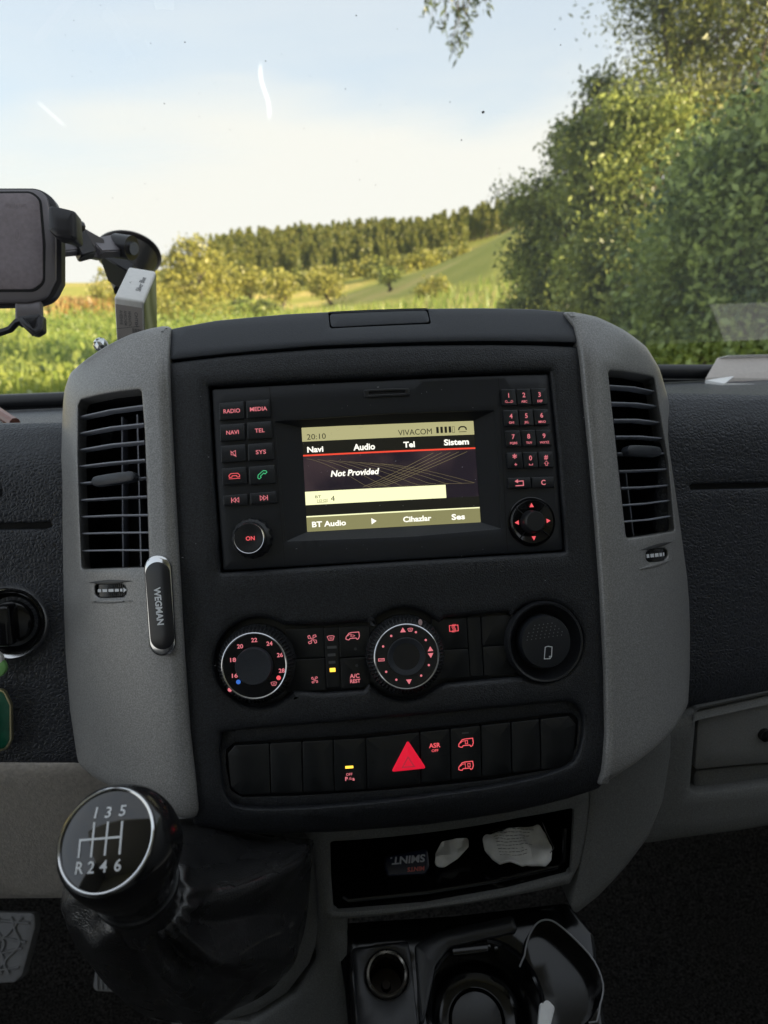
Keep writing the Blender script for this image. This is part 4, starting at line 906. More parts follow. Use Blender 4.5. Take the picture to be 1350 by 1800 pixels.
def gp(x, y):
    u, v = GS.uv(x, y, 0.0002); return u/k, v/k
for s, x, y in (('1', 169, 1428), ('3', 191, 1427), ('5', 216, 1424), ('R', 139, 1525), ('2', 160, 1524), ('4', 182, 1522), ('6', 207, 1520)):
    a = gp(x, y); mk.text(s, a[0], a[1], cap=19.5, bold=0.018, rot=-3)
for p in (((166, 1445), (160, 1507)), ((190, 1444), (184, 1504)), ((215, 1443), (210, 1502)), ((138, 1508), (141, 1477), (213, 1471))):
    p = [(p[i][0]+(p[i+1][0]-p[i][0])*k_/8, p[i][1]+(p[i+1][1]-p[i][1])*k_/8) for i in range(len(p)-1) for k_ in range(8)]+[p[-1]]; mk.line([gp(*q) for q in p], 3.8)
mk.build('gear_pattern', M['white_mark'], fg)
# leather boot
def ring(pts, n=96, rough=0):
    P = [(a[0], a[1], a[2]) for a in pts]; m = len(P); out = []
    for i in range(n):
        f = i/n*m; j = int(f); t = f-j; a, b_, c_, d = (P[(j+q-1) % m] for q in range(4)); q = []
        for z in range(3): q.append(0.5*((2*b_[z])+(c_[z]-a[z])*t+(2*a[z]-5*b_[z]+4*c_[z]-d[z])*t*t+(3*b_[z]-a[z]-3*c_[z]+d[z])*t**3))
        out.append(at(*q))
    return out
# points listed clockwise from the top: (px, py, depth)
rings = [
 ring([(300, 1445, .53), (430, 1462, .53), (530, 1478, .527), (542, 1500, .525), (541, 1600, .515), (520, 1680, .51), (470, 1745, .505), (375, 1790, .50), (330, 1800, .50), (250, 1780, .52), (190, 1700, .54), (200, 1550, .54)]),
 ring([(300, 1443, .515), (430, 1458, .515), (524, 1474, .513), (538, 1500, .51), (537, 1598, .50), (512, 1678, .492), (462, 1742, .485), (365, 1794, .475), (300, 1795, .475), (215, 1745, .49), (165, 1690, .51), (190, 1550, .52)]),
 ring([(290, 1455, .49), (400, 1478, .485), (480, 1500, .478), (500, 1540, .475), (480, 1610, .462), (450, 1680, .452), (400, 1735, .44), (340, 1768, .43), (260, 1755, .43), (170, 1695, .435), (110, 1625, .45), (160, 1545, .47)]),
 ring([(280, 1480, .455), (350, 1500, .45), (400, 1530, .443), (420, 1575, .435), (405, 1640, .422), (375, 1690, .412), (330, 1715, .402), (280, 1710, .395), (215, 1685, .392), (140, 1645, .395), (96, 1598, .405), (150, 1530, .43)]),
 ring([(270, 1500, .43), (320, 1512, .425), (352, 1545, .418), (362, 1585, .41), (350, 1630, .40), (325, 1660, .392), (290, 1675, .385), (250, 1672, .38), (205, 1655, .378), (155, 1620, .383), (125, 1575, .392), (160, 1520, .41)]),
 ring([(270, 1490, .415), (312, 1502, .41), (338, 1540, .402), (346, 1580, .395), (332, 1618, .386), (305, 1642, .378), (272, 1652, .372), (236, 1650, .369), (205, 1634, .369), (180, 1600, .375), (172, 1560, .385), (200, 1510, .40)]),
 ring([(268, 1495, .408), (302, 1508, .402), (325, 1542, .395), (330, 1575, .388), (316, 1605, .381), (292, 1622, .375), (265, 1630, .37), (240, 1626, .368), (215, 1612, .368), (196, 1585, .372), (192, 1555, .38), (215, 1515, .395)]),
 ring([(266, 1510, .405), (292, 1520, .40), (308, 1545, .395), (312, 1572, .39), (300, 1592, .386), (282, 1603, .382), (262, 1606, .38), (243, 1603, .38), (225, 1592, .381), (212, 1572, .384), (210, 1550, .388), (228, 1520, .40)])]
fine = []
nR = len(rings)
for i in range(nR-1):
    for k_ in range(9):
        t = k_/9; a, b_, c_, d = rings[max(i-1, 0)], rings[i], rings[i+1], rings[min(i+2, nR-1)]
        fine.append([0.5*((2*b_[j])+(c_[j]-a[j])*t+(2*a[j]-5*b_[j]+4*c_[j]-d[j])*t*t+(3*b_[j]-a[j]-3*c_[j]+d[j])*t**3) for j in range(96)])
fine.append(rings[-1])
# folds: long creases running from collar to the corners, small gathers under the collar
cen = [sum(r_, Vector())/96 for r_ in fine]; nf = len(fine)
for i, r_ in enumerate(fine):
    s = i/nf
    for j in range(96):
        th = j/96*2*math.pi; d = (r_[j]-cen[i]).normalized()
        env = math.sin(math.pi*min(1, s/0.7)) if s < 0.7 else 0; jj_ = j+6*s*math.sin(3*s)
        q = 0.0022*env*math.sin(7*th-5*s)
        for jc, am, wd_ in ((12, -.007, 5), (24, .012, 4.5), (33, -.012, 4), (41, .009, 3.5), (48, -.009, 3.5), (56, .008, 4), (63, -.006, 3), (70, .007, 4), (80, -.007, 4), (89, .006, 3.5)):
            dj = abs(jj_-jc); dj = min(dj, 96-dj); q += env*am*math.exp(-(dj/wd_)**1.5)
        g = 0.0013*max(0, math.sin(math.pi*(s-0.55)/0.45))*math.sin(17*th+3*math.sin(2*th+1)+2.5*noise.noise(r_[j]*60))*(0.9+noise.noise(r_[j]*25)) *1.8 if s > 0.55 else 0
        nn = 0.0015*noise.noise(r_[j]*38)*math.sin(math.pi*s)
        r_[j] = r_[j]+d*(q+g+nn)
bo = grid_mesh('leather_boot', M['gaiter'], fine, T, closed=True, smooth=180)
sm = bo.modifiers.new('sub', 'SUBSURF'); sm.levels = 1; sm.render_levels = 1
# seam stitched along the boot
for jj, off in ((27, 0), (28, 0)):
    tube('boot_seam', M['gaiter'], [fine[i][int(jj-4-6*(i/nf)*math.sin(3*i/nf))]+(fine[i][int(jj-4-6*(i/nf)*math.sin(3*i/nf))]-cen[i]).normalized()*0.0003 for i in range(6, 36)], 0.0007, bo, seg=6)

# ------------------------------------------------------------------ cup holder block
T = empty('cup_holder', CUP.pt(0, -0.1), 'glossy black cup holder block with round cup openings below the tray', 'cup holder')
k = CUP.k(760, 1720)
zc_ = lambda x, y: (540+x/2.41, 1380+y/2.41)
cupc = zc_(740, 880)
def circ(c, r, S, n=40, a0=0, a1=360, h=0):
    u, v = S.uv(*c, h); return [(u+r*math.cos(R(a0+(a1-a0)*i/n)), v+r*math.sin(R(a0+(a1-a0)*i/n))) for i in range(n)]
rc = 0.041
def uvq(S, l, h=0): return [S.uv(x, y, h) for x, y in l]
solid('holder_top', M['gloss'], CUP, uvq(CUP, [(588, 1622), (800, 1608), (1000, 1585), (1045, 1640), (1060, 1760), (1080, 1900), (620, 1900), (606, 1740)]), T, holes=[circ((853, 1765), rc, CUP), circ((680, 1714), 0.0155, CUP, 28)], h=0, depth=0.04, r=0.004, hr=0.002, hdepth=0.01, fr=0.008, hfr=0, step=0.012, px=False)
u, v = CUP.uv(853, 1765)
cup = lathe('cup_well', M['gloss'], CUP, (u, v), [(rc+0.0035, 0.0), (rc+0.003, 0.0025), (rc+0.001, 0.0035), (rc-0.0008, 0.002), (rc-0.003, -0.02), (rc-0.006, -0.055), (rc-0.012, -0.06), (rc*0.55, -0.06), (rc*0.52, -0.0575), (rc*0.48, -0.06), (0, -0.06)], T, px=False, seg=64)
for i, a in enumerate((100, 108, 76, 68, 90)):
    p_ = CUP.pt(u+(rc-0.001)*math.cos(R(a)), v+(rc-0.001)*math.sin(R(a)), 0.002); box('catch_tab', M['gloss'], p_-CUP.U*0.0015, CUP.U*0.003, -CUP.V*0.004, -CUP.N*0.014, T, 0.0006)
box('catch_block', M['gloss'], CUP.p(795, 1682, 0.003), CUP.U*0.028, CUP.V*0.006, CUP.N*0.004, T, 0.001)
# tall curved cup arm on the right
pts = [(1035, 1798), (1055, 1765), (1060, 1730), (1045, 1690), (1015, 1655), (985, 1628), (965, 1617), (945, 1622), (930, 1645), (922, 1680), (922, 1715)]
rowsA = []
for i, (x, y) in enumerate(pts):
    a = CUP.p(x, y, 0.022); rowsA.append([a-CUP.N*0.05, a-CUP.N*0.002, a, a+CUP.V*0.0015-CUP.N*0.0005, a+CUP.V*0.002-CUP.N*0.05])
grid_mesh('cup_arm', M['gloss'], rowsA, T)
tube('arm_highlight', pbr('arm_highlight_grey', (0.22, 0.22, 0.23), 0.25), [CUP.p(x, y, 0.0225) for x, y in spline(pts, 3)[:-3]], 0.0007, T, seg=6)  # thin highlight along the arm, put in as a pale line
# centre divider panels
solid('divider', M['satin'], CUP, uvq(CUP, [(728, 1665), (770, 1640), (900, 1612), (910, 1640), (790, 1668), (765, 1700), (745, 1800), (738, 1800)]), T, h=0.006, depth=0.01, r=0.002, fr=0.004, step=0.02, px=False)
solid('socket_panel', M['satin'], CUP, uvq(CUP, [(618, 1668), (718, 1655), (728, 1740), (745, 1900), (640, 1900), (625, 1760)]), T, holes=[circ((680, 1714), 0.0165, CUP, 28)], h=0.004, depth=0.008, r=0.002, fr=0.004, hfr=0, step=0.02, px=False)
T = empty('power_socket', CUP.p(680, 1714, 0), 'round twelve volt socket with brass and steel rim beside the cup holder', 'power socket')
lathe('socket_rim', pbr('worn_steel', (0.45, 0.42, 0.37), 0.28, metal=1.0, rvar=0.1), CUP, CUP.uv(680, 1712, 0.004), [(0.0158, 0.003), (0.0155, 0.0062), (0.0147, 0.007), (0.0133, 0.006), (0.0128, 0.002), (0.0125, -0.02), (0.0120, -0.05)], T, px=False, seg=56)
lathe('socket_well', pbr('brass_dark', (0.03, 0.022, 0.016), 0.5, metal=0.5), CUP, CUP.uv(680, 1712, 0.004), [(0.0126, -0.008), (0.0122, -0.035), (0.004, -0.036), (0.003, -0.03), (0, -0.03)], T, px=False, seg=40)
o = solid('crumpled_wrapper', M['paper'], CUP, uvq(CUP, [(948, 1765), (962, 1758), (975, 1772), (968, 1800), (975, 1850), (940, 1850)]), None, h=0.004, depth=0.005, r=0.002, fr=0.003, step=0.01, px=False); tag(o, 'small crumpled pale wrapper tucked right of the cup opening', 'wrapper')

# ------------------------------------------------------------------ things in the tray
def tb(x, y, d): return at(*zt(x, y), d)
T = empty('mint_box', tb(430, 350, .57), 'dark blue upside down box of mints lying in the open tray', 'mint box')
S = Surf(tb(425, 325, .562), 35, U=(cv(1, 0.07, 0)).normalized()); S.V = (cv(-0.07, 0.85, 0.5)).normalized(); S.V = (S.V-S.U*S.V.dot(S.U)).normalized(); S.N = S.U.cross(S.V)
solid('box', pbr('dark_blue_card', (0.006, 0.010, 0.035), 0.3), S, [zt(328, 303), zt(510, 268), zt(518, 345), zt(500, 375), zt(340, 385), zt(326, 345)], T, h=0, depth=0.014, r=0.0015, fr=0.003, step=0.02, closed=True)
mk = Mk(S, 0.0002, *zt(425, 322)); mk.text('SMINT.', 0, 2, cap=12, width=62, bold=0.03, slant=0.15, rot=181)
mk.build('lettering', pbr('silver_print', (0.5, 0.52, 0.6), 0.4), T.children[0])
mk = Mk(S, 0.0002, *zt(461, 356)); mk.text('MINTS', 0, 0, cap=7, width=30, bold=0.03, slant=0.15, rot=181); mk.build('lettering', pbr('red_print', (0.6, 0.12, 0.12), 0.4), T.children[0])
def crumple(name, pts, d0, lab, tilt=(0.1, 0.55, -0.8), amp=0.003, txt=False):
    Nn = cv(*tilt).normalized(); U = (CR-Nn*CR.dot(Nn)).normalized(); Vv = Nn.cross(U)
    cx = sum(p[0] for p in pts)/len(pts); cy = sum(p[1] for p in pts)/len(pts)
    S = Surf(tb(cx, cy, d0), 0, lambda u, v: amp*noise.noise(Vector((u*70, v*70, cx)))+amp*1.3*abs(noise.noise(Vector((u*110+9, v*60, cx))))+amp*0.5*abs(noise.noise(Vector((u*60-v*90, v*200, cx+5)))), U=U, V=Vv)
    o = solid(name, M['paper'], S, [zt(*p) for p in pts], None, h=0, depth=0.003, r=0.0008, fr=0.004, step=0.0035, closed=True, smooth=50)
    tag(o, lab, 'paper slip'); return o, S
crumple('paper_slip', [(572, 236), (688, 218), (684, 262), (640, 310), (585, 346), (540, 342), (545, 290)], .575, 'small folded white paper slip standing in the tray beside the mint box', amp=0.007)
o, S = crumple('paper_slip', [(740, 214), (860, 178), (985, 163), (1010, 205), (1037, 260), (1036, 315), (1010, 340), (930, 336), (860, 320), (815, 332), (785, 310), (752, 270)], .565, 'large printed white leaflet slip at the right end of the tray', tilt=(-0.05, 0.7, -0.7), amp=0.0055)
mk = Mk(S, 0.0007, *zt(880, 245))
for i in range(9):
    y = 22-i*5.2
    x_ = -38+i*1.2
    while x_ < 8+random.random()*30:
        l_ = random.uniform(3, 8); mk.line([(x_, y+(x_+38)*.03), (x_+l_, y+(x_+l_+38)*.03)], 1.0); x_ += l_+1.6
mk.build('print_lines', M['grey_mark'], o)
mk = Mk(S, 0.0008, *zt(880, 245)); mk.line([(54, 35), (58, 22), (64, 0), (66, -12), (58, -20)], 1.4); mk.build('fold_edge', M['grey_mark'], o)

# ------------------------------------------------------------------ magnet holder
T = empty('magnetic_phone_mount', MAIN.p(290, 1150, HF), 'slim chrome edged magnetic mount with white lettering stuck on the left grey panel', 'magnet mount')
def stad(x0, y0, r0_, x1, y1, r1_):
    a = math.degrees(math.atan2(y1-y0, x1-x0)); return arc(x1, y1, r1_, a-90, a+90, 14)+arc(x0, y0, r0_, a+90, a+270, 14)
solid('metal_body', M['chrome'], MAIN, stad(276.5, 1000, 24.7, 284.5, 1130, 24.2), T, h=0.0115, depth=0.0105, r=0.0022, fr=0, step=0.01, nr=4)
fc = solid('front_plate', pbr('black_anodised', (0.012, 0.012, 0.015), 0.32), MAIN, stad(276.5, 1009, 21.2, 285, 1121, 21), T, h=0.0128, depth=0.001, r=0.0004, fr=0, step=0.01)
mk = Mk(MAIN, 0.0130, 279.5, 1066); mk.text('WEGMAN', 0, 0, cap=11.5, width=62, bold=0.035, rot=-87); mk.build('lettering', M['white_mark'], fc)

# ------------------------------------------------------------------ phone holder with suction cup
T = empty('phone_holder', at(45, 590, .62), 'grey wireless charging phone holder on a suction arm fixed to the windscreen', 'phone holder')
M['hold'] = pbr('holder_gunmetal', (0.20, 0.185, 0.20), 0.36, metal=0.4, grain=1500, bump=0.1)
M['hold_pad'] = pbr('holder_pad_mauve_grey', (0.24, 0.205, 0.225), 0.5, grain=300, var=0.12)
M['hold_dk'] = pbr('holder_dark_plastic', (0.022, 0.021, 0.026), 0.35)
Nn = cv(0.10, -0.02, -1).normalized(); U = (CR-Nn*CR.dot(Nn)).normalized(); HO = Surf(at(30, 430, .60), 0, U=U, V=Nn.cross(U))
solid('back_shell', M['hold_dk'], HO, [(-90, 329), (68, 329), (98, 350), (108, 420), (108, 495), (92, 527), (60, 536), (-90, 538)], T, h=-0.004, depth=0.010, r=0.003, fr=0.02, step=0.02)
fr_ = solid('front_frame', M['hold'], HO, [(-90, 331), (66, 331), (82, 345), (97, 420), (97, 490), (80, 524), (50, 531), (-90, 532)], T, h=0, depth=0.006, r=0.003, fr=0.012, step=0.02)
solid('pad_gap', M['void'], HO, [(-90, 337), (56, 336), (73, 350), (80, 430), (79, 498), (62, 513), (-90, 514)], fr_, h=0.0004, depth=0.001, r=0.0002, fr=0.010, step=0.02)
pad = solid('charging_pad', M['hold_pad'], HO, [(-90, 340), (53, 339), (68, 350), (75, 430), (75, 495), (58, 508), (-90, 509)], T, h=0.0012, depth=0.002, r=0.0008, fr=0.009, step=0.02)
mk = Mk(HO, 0.0014, 28, 412)
mk.line([(2+0*1, 12), (6, 8), (6, -6), (2, -12), (-3, -8), (-3, 6), (2, 12)], 1.2); mk.line([(3, 4), (0, 0), (3, 0), (0, -5)], 1.0); mk.build('charge_symbol', pbr('faint_print', (0.29, 0.25, 0.27), 0.5), pad)
mk = Mk(HO, 0.0014, 27, 361); mk.text('PHILIPS', 0, 0, cap=8, width=36, bold=0.01); mk.build('lettering', bpy.data.materials['faint_print'], pad)
solid('side_clamp', M['hold_dk'], Surf(at(108, 392, .585), 0, lambda u, v: -9*u*u, U=HO.U, V=HO.V), [(84, 359), (132, 370), (135, 424), (98, 414), (84, 404)], T, h=0.004, depth=0.016, r=0.003, fr=0.003, step=0.006)
solid('foot_arm', M['hold'], HO, [(26, 528), (72, 528), (73, 565), (26, 565)], T, h=-0.003, depth=0.005, r=0.001, fr=0.002, step=0.02)
rowsA = []
for (x, y, h1) in ((-40, 580, 0.0), (-20, 584, .003), (0, 578, .006), (12, 582, .010), (28, 580, .014), (34, 568, .016), (44, 575, .018), (56, 584, .017), (66, 582, .012), (72, 568, .006), (72, 555, .0)):
    rowsA.append((x, y, h1))
tube('foot_hook', M['hold_dk'], [HO.p(x, y, h_) for x, y, h_ in [(-60, 572, .004), (-30, 582, .006), (0, 585, .008), (18, 579, .010), (30, 566, .012), (40, 564, .014), (48, 574, .016), (58, 585, .015), (68, 578, .010), (71, 560, .003)]], 0.0028, T, seg=10)
solid('foot_plate', M['hold_dk'], HO, [(28, 556), (72, 550), (73, 580), (60, 588), (50, 586), (45, 572), (36, 566), (28, 572)], T, h=0.006, depth=0.012, r=0.002, fr=0.003, step=0.02)
def arm(name, mat, a, b_, w0, w1, th):
    a, b_ = Vector(a), Vector(b_); d = (b_-a).normalized(); s = d.cross(fwd).normalized(); n = s.cross(d)
    v = [a+s*w0+n*th, a-s*w0+n*th, a-s*w0-n*th, a+s*w0-n*th, b_+s*w1+n*th, b_-s*w1+n*th, b_-s*w1-n*th, b_+s*w1-n*th]
    o = mesh_ob(name, v, [(0, 1, 2, 3), (7, 6, 5, 4), (0, 4, 5, 1), (1, 5, 6, 2), (2, 6, 7, 3), (3, 7, 4, 0)], mat, T, 30)
    bm = bmesh.new(); bm.from_mesh(o.data); bmesh.ops.bevel(bm, geom=bm.edges[:], offset=0.0012, segments=2, affect='EDGES'); bm.to_mesh(o.data); bm.free(); return o
arm('telescopic_arm', M['hold'], at(80, 437, .63), at(150, 430, .67), 0.0085, 0.0095, 0.004)
arm('arm_cover', M['hold_dk'], at(128, 430, .655), at(157, 427, .665), 0.0145, 0.0125, 0.006)
arm('upper_arm', M['hold'], at(140, 425, .68), at(178, 440, .70), 0.0125, 0.0095, 0.005)
arm('upper_arm', M['hold'], at(165, 437, .69), at(212, 432, .72), 0.0085, 0.011, 0.005)
tube('lock_knob', M['hold_dk'], [at(128, 395, .64), at(143, 398, .65)], 0.0045, T)
tube('pivot_knob', M['hold_dk'], [at(203, 432, .72), at(232, 436, .715)], 0.0115, T, seg=24)
tube('pivot_bolt', M['chrome_dark'], [at(231, 436, .7145), at(236, 437, .713)], 0.006, T, seg=20)
# suction cup: cone spreading onto the raked glass
GP = at(226, 446, .92); GN = Vector((0, -0.66, -0.75)).normalized()      # into the cabin
GN = Vector((0.0, -math.sin(R(42)), -math.cos(R(42))))
Xg = Vector((1, 0, 0)); Yg = GN.cross(Xg)
lathe('suction_cup', M['hold_dk'], None, None, [(0.039, 0.0), (0.0395, 0.002), (0.038, 0.004), (0.035, 0.005), (0.032, 0.014), (0.026, 0.028), (0.019, 0.045), (0.014, 0.060), (0, 0.061)], T, axis=(GP, Xg, Yg, GN), seg=64)
arm('cup_lever', M['hold_dk'], at(205, 455, .75), at(215, 500, .79), 0.018, 0.014, 0.006)

# ------------------------------------------------------------------ cigarette box
cam_pt = lambda x, y, z: EYE+cv(x, y, z)
Acam = Vector(((252-675)*.6/1300, (900-530)*.6/1300, .6)); e1 = Vector((-.0218, .0026, -.0035)).normalized(); e2 = Vector((-.0006, .0388, .0412)); e2 = (e2-e1*e2.dot(e1)).normalized(); e3 = e1.cross(e2).normalized()
if e3.y > 0: e3 = -e3
W = lambda v: cv(*v)
T = empty('cigarette_box', cam_pt(*(Acam+e3*0.088)), 'white and grey cigarette pack standing tilted behind the left grey panel', 'cigarette pack')
A0 = cam_pt(*Acam)
bx = box('pack', M['white'], A0, W(e1)*0.023, W(e2)*0.055, W(e3)*0.088, T, 0.0022)
side = Surf(A0+W(e1)*0.0115+W(e3)*0.02, 0, U=-W(e1), V=-W(e3)); side.N = -W(e2)
topS = Surf(A0+W(e1)*0.0115+W(e2)*0.0275, 0, U=W(e2), V=W(e1)); topS.N = -W(e3)
mk = Mk(topS, 0.0003, 240, 505, unit=0.0004); mk.u, mk.v = (0.0, -0.004); mk.text('Silver Blue', 0, 0, cap=11, width=62, bold=0.01, slant=0.2); mk.build('lettering', M['grey_mark'], bx)
mk = Mk(topS, 0.0003, 240, 505, unit=0.0004); mk.u, mk.v = (0.0, 0.0035); mk.line([(-4, 0), (0, 4), (3, -1)], 0.8); mk.build('mark', M['grey_mark'], bx)
mk = Mk(side, 0.0003, 227, 560, unit=0.0004); mk.u, mk.v = (0, 0)
for i in range(4): mk.text(('РАСТОЈАЊЕ', 'KARENCIA', 'МИЛИГР', 'SIGARET')[i] if False else ('AHEEHHE', 'AHKCHEM', 'NHEAHTN', 'CHTEH')[i], -16+i*8.5 if i < 3 else 14, 6, cap=6.2, width=34, bold=0.02, rot=-90) if i < 4 else None
mk.line([(-27, -22), (20, -8)], 1.2)
for i in range(9): mk.line([(6+i*2.0, -26), (6+i*2.0, -15)], 0.9 if i % 3 else 1.5)
mk.build('print', M['grey_mark'], bx)
front = Surf(A0+W(e2)*0.0275+W(e3)*0.044, 0, U=W(e2), V=-W(e3)); front.N = -W(e1)
m, t, b = newmat('green_grey_swirl'); L = t.links.new
tcn = N('ShaderNodeTexCoord', t); wv = N('ShaderNodeTexWave', t, bands_direction='DIAGONAL'); wv.inputs['Scale'].default_value = 14; wv.inputs['Distortion'].default_value = 5; wv.inputs['Detail'].default_value = 1
L(tcn.outputs['Object'], wv.inputs['Vector']); cr_ = N('ShaderNodeValToRGB', t); cr_.color_ramp.elements[0].color = (0.10, 0.12, 0.085, 1); cr_.color_ramp.elements[1].color = (0.38, 0.40, 0.30, 1); L(wv.outputs['Fac'], cr_.inputs[0]); L(cr_.outputs[0], b.inputs['Base Color']); b.inputs['Roughness'].default_value = 0.4
v = [front.pt(a, b_, 0.0003) for a, b_ in ((-.026, -.042), (.026, -.042), (.026, .041), (-.026, .041))]
mesh_ob('front_print', v, [(0, 1, 2, 3)], m, bx, 0)
v = [side.pt(a, b_, 0.00025) for a, b_ in ((-.0105, -.066), (.0105, -.066), (.0105, .014), (-.0105, .014))]
mesh_ob('side_print', v, [(0, 1, 2, 3)], pbr('pale_pink_grey_print', (0.50, 0.46, 0.45), 0.5), bx, 0)

# small crystal ball ornament behind the left panel
m = pbr('crystal_facets', (0.75, 0.78, 0.80), 0.1, metal=0.8)
bm = bmesh.new(); bmesh.ops.create_icosphere(bm, subdivisions=2, radius=0.0062); me = bpy.data.meshes.new('crystal_bead'); bm.to_mesh(me); bm.free(); me.materials.append(m)
o = bpy.data.objects.new('crystal_bead', me); COL.objects.link(o); o.location = at(177, 606, .62); tag(o, 'small sparkling faceted bead peeping over the left grey panel', 'bead')

# open white carton on the right of the dash top
T = empty('open_carton', at(1300, 690, .80), 'open white cardboard carton with raised flap on the right dash top', 'carton')
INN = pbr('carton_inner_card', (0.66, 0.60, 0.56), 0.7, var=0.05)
def card(name, mat, pts, th=(0, 0, -0.0012)):
    p = [at(*q) for q in pts]; quadbox(name, mat, p, T, Vector(th))
card('front_wall', M['white'], [(1273, 674, .78), (1620, 680, .78), (1620, 712, .78), (1273, 700, .78)], (0, .001, 0))
card('side_wall', M['white'], [(1241, 668, .82), (1273, 674, .78), (1273, 700, .78), (1241, 700, .82)], (-.001, 0, 0))
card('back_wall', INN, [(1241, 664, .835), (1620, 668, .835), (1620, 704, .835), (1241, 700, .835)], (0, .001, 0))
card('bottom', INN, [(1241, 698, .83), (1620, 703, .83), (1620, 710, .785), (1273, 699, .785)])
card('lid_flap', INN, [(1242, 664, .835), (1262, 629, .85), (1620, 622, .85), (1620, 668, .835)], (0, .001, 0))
card('lid_edge', M['white'], [(1262, 630, .849), (1280, 625, .846), (1620, 617, .846), (1620, 622.5, .849)], (0, .0015, 0))
quadbox('reflection_card', M['white'], [Vector((.482, .884, 1.862)), Vector((.578, .887, 1.862)), Vector((.568, .924, 1.857)), Vector((.488, .917, 1.857))], T, Vector((0, 0, -.001)))  # hidden white card added so the windscreen mirrors a pale patch
card('tuck_flap', M['white'], [(1242, 668, .822), (1290, 661, .815), (1278, 671, .785), (1273, 674, .78)])

# ------------------------------------------------------------------ windscreen
m = bpy.data.materials.new('windscreen_glass'); m.use_nodes = True; t = m.node_tree; t.nodes.clear(); L = t.links.new
tr = N('ShaderNodeBsdfTransparent', t); tr.inputs[0].default_value = (0.97, 0.985, 0.975, 1); gl = N('ShaderNodeBsdfGlossy', t); gl.inputs['Roughness'].default_value = 0.0; gl.inputs['Color'].default_value = (1, 1, 1, 1)
ge = N('ShaderNodeNewGeometry', t); vd = N('ShaderNodeVectorMath', t, operation='DOT_PRODUCT'); L(ge.outputs['Incoming'], vd.inputs[0]); L(ge.outputs['Normal'], vd.inputs[1])
fre = math_('MULTIPLY_ADD', math_('POWER', math_('SUBTRACT', 1.0, math_('ABSOLUTE', vd.outputs['Value'], None, t), t), 5.0, t), 0.9, t, c=0.055); a = N('ShaderNodeMixShader', t); L(fre, a.inputs[0]); L(tr.outputs[0], a.inputs[1]); L(gl.outputs[0], a.inputs[2])
tl = N('ShaderNodeBsdfTranslucent', t); tl.inputs[0].default_value = (0.95, 0.93, 0.86, 1)
tcn = N('ShaderNodeTexCoord', t); nz = N('ShaderNodeTexNoise', t); nz.inputs['Scale'].default_value = 6; nz.inputs['Detail'].default_value = 4; L(tcn.outputs['Object'], nz.inputs['Vector'])
dm = N('ShaderNodeMapRange', t); dm.inputs['To Min'].default_value = 0.02; dm.inputs['To Max'].default_value = 0.042; L(nz.outputs['Fac'], dm.inputs['Value'])
b2_ = N('ShaderNodeMixShader', t); L(dm.outputs[0], b2_.inputs[0]); L(a.outputs[0], b2_.inputs[1]); L(tl.outputs[0], b2_.inputs[2]); oo = N('ShaderNodeOutputMaterial', t); L(b2_.outputs[0], oo.inputs[0])
T = empty('windscreen', GP, 'raked van windscreen with dust specks, seen from inside', 'windscreen')
g0 = GP - GN*0.0; Vg = -Yg if (-Yg).z > 0 else Yg
def gpt(a, b_): return g0+Xg*a+Vg*b_
rowsA = []
for j in range(9):
    b_ = -0.22+j*(1.0/8)
    if j == 0: b_ = -0.235
    rowsA.append([gpt(-0.75+i*(2.0/16), b_)+GN*0.03*(((i-8)/8)**2)*0 for i in range(17)])
grid_mesh('glass_pane', m, rowsA, T)
vs_, fs_ = [], []
WS = Surf(g0, 0, U=Xg, V=Vg); 
if WS.N.dot(fwd) > 0: WS.N = -WS.N
def hitglass(px, py):
    d = ray(px, py); tt = (g0-EYE).dot(GN)/d.dot(GN); q = EYE+d*tt+GN*0.001; return q
spk = [(115, 60, 1), (130, 35, 1), (265, 75, 1.2), (325, 73, 1.5), (127, 133, 1), (160, 125, 1), (289, 181, 2), (350, 163, 1), (467, 106, 1.4), (545, 133, 1), (607, 155, 1.4), (626, 26, 1.8), (698, 50, 1.2), (668, 183, 1), (791, 178, 1.6), (714, 182, 1), (849, 196, 3.6), (811, 245, 2), (632, 315, 1.4), (660, 324, 1.2), (627, 282, 1), (404, 227, 1), (350, 204, 1), (254, 225, 1.2), (255, 322, 1), (198, 347, 1.6), (128, 88, 1), (1078, 460, 1.5), (1047, 26, 1.2), (985, 78, 1.4), (975, 50, 1.2), (1215, 700, 1)]
for i in range(26): spk.append((random.uniform(0, 1350), random.uniform(0, 560), random.uniform(0.4, 1.0)))
for x, y, r_ in spk:
    c_ = hitglass(x, y); q = r_*0.62*(c_-EYE).dot(fwd)/1300; b_ = len(vs_); e_ = random.uniform(0.6, 1.5); ph = random.random()*6
    vs_ += [c_+Xg*q*math.cos(ph+k_*1.047)*e_+Vg*q*1.3*math.sin(ph+k_*1.047) for k_ in range(6)]; fs_.append(tuple(range(b_, b_+6)))
o = mesh_ob('dust_specks', vs_, fs_, pbr('dirt', (0.05, 0.045, 0.04), 0.9), T, 0); o['kind'] = 'stuff'

# ================================================================== OUTSIDE
def g2w(px, d, py):       # ground-style point: horizontal distance d along the pixel column, at the height seen at py
    r_ = ray(px, py); q = r_/math.hypot(r_.x, r_.y); return EYE+q*d
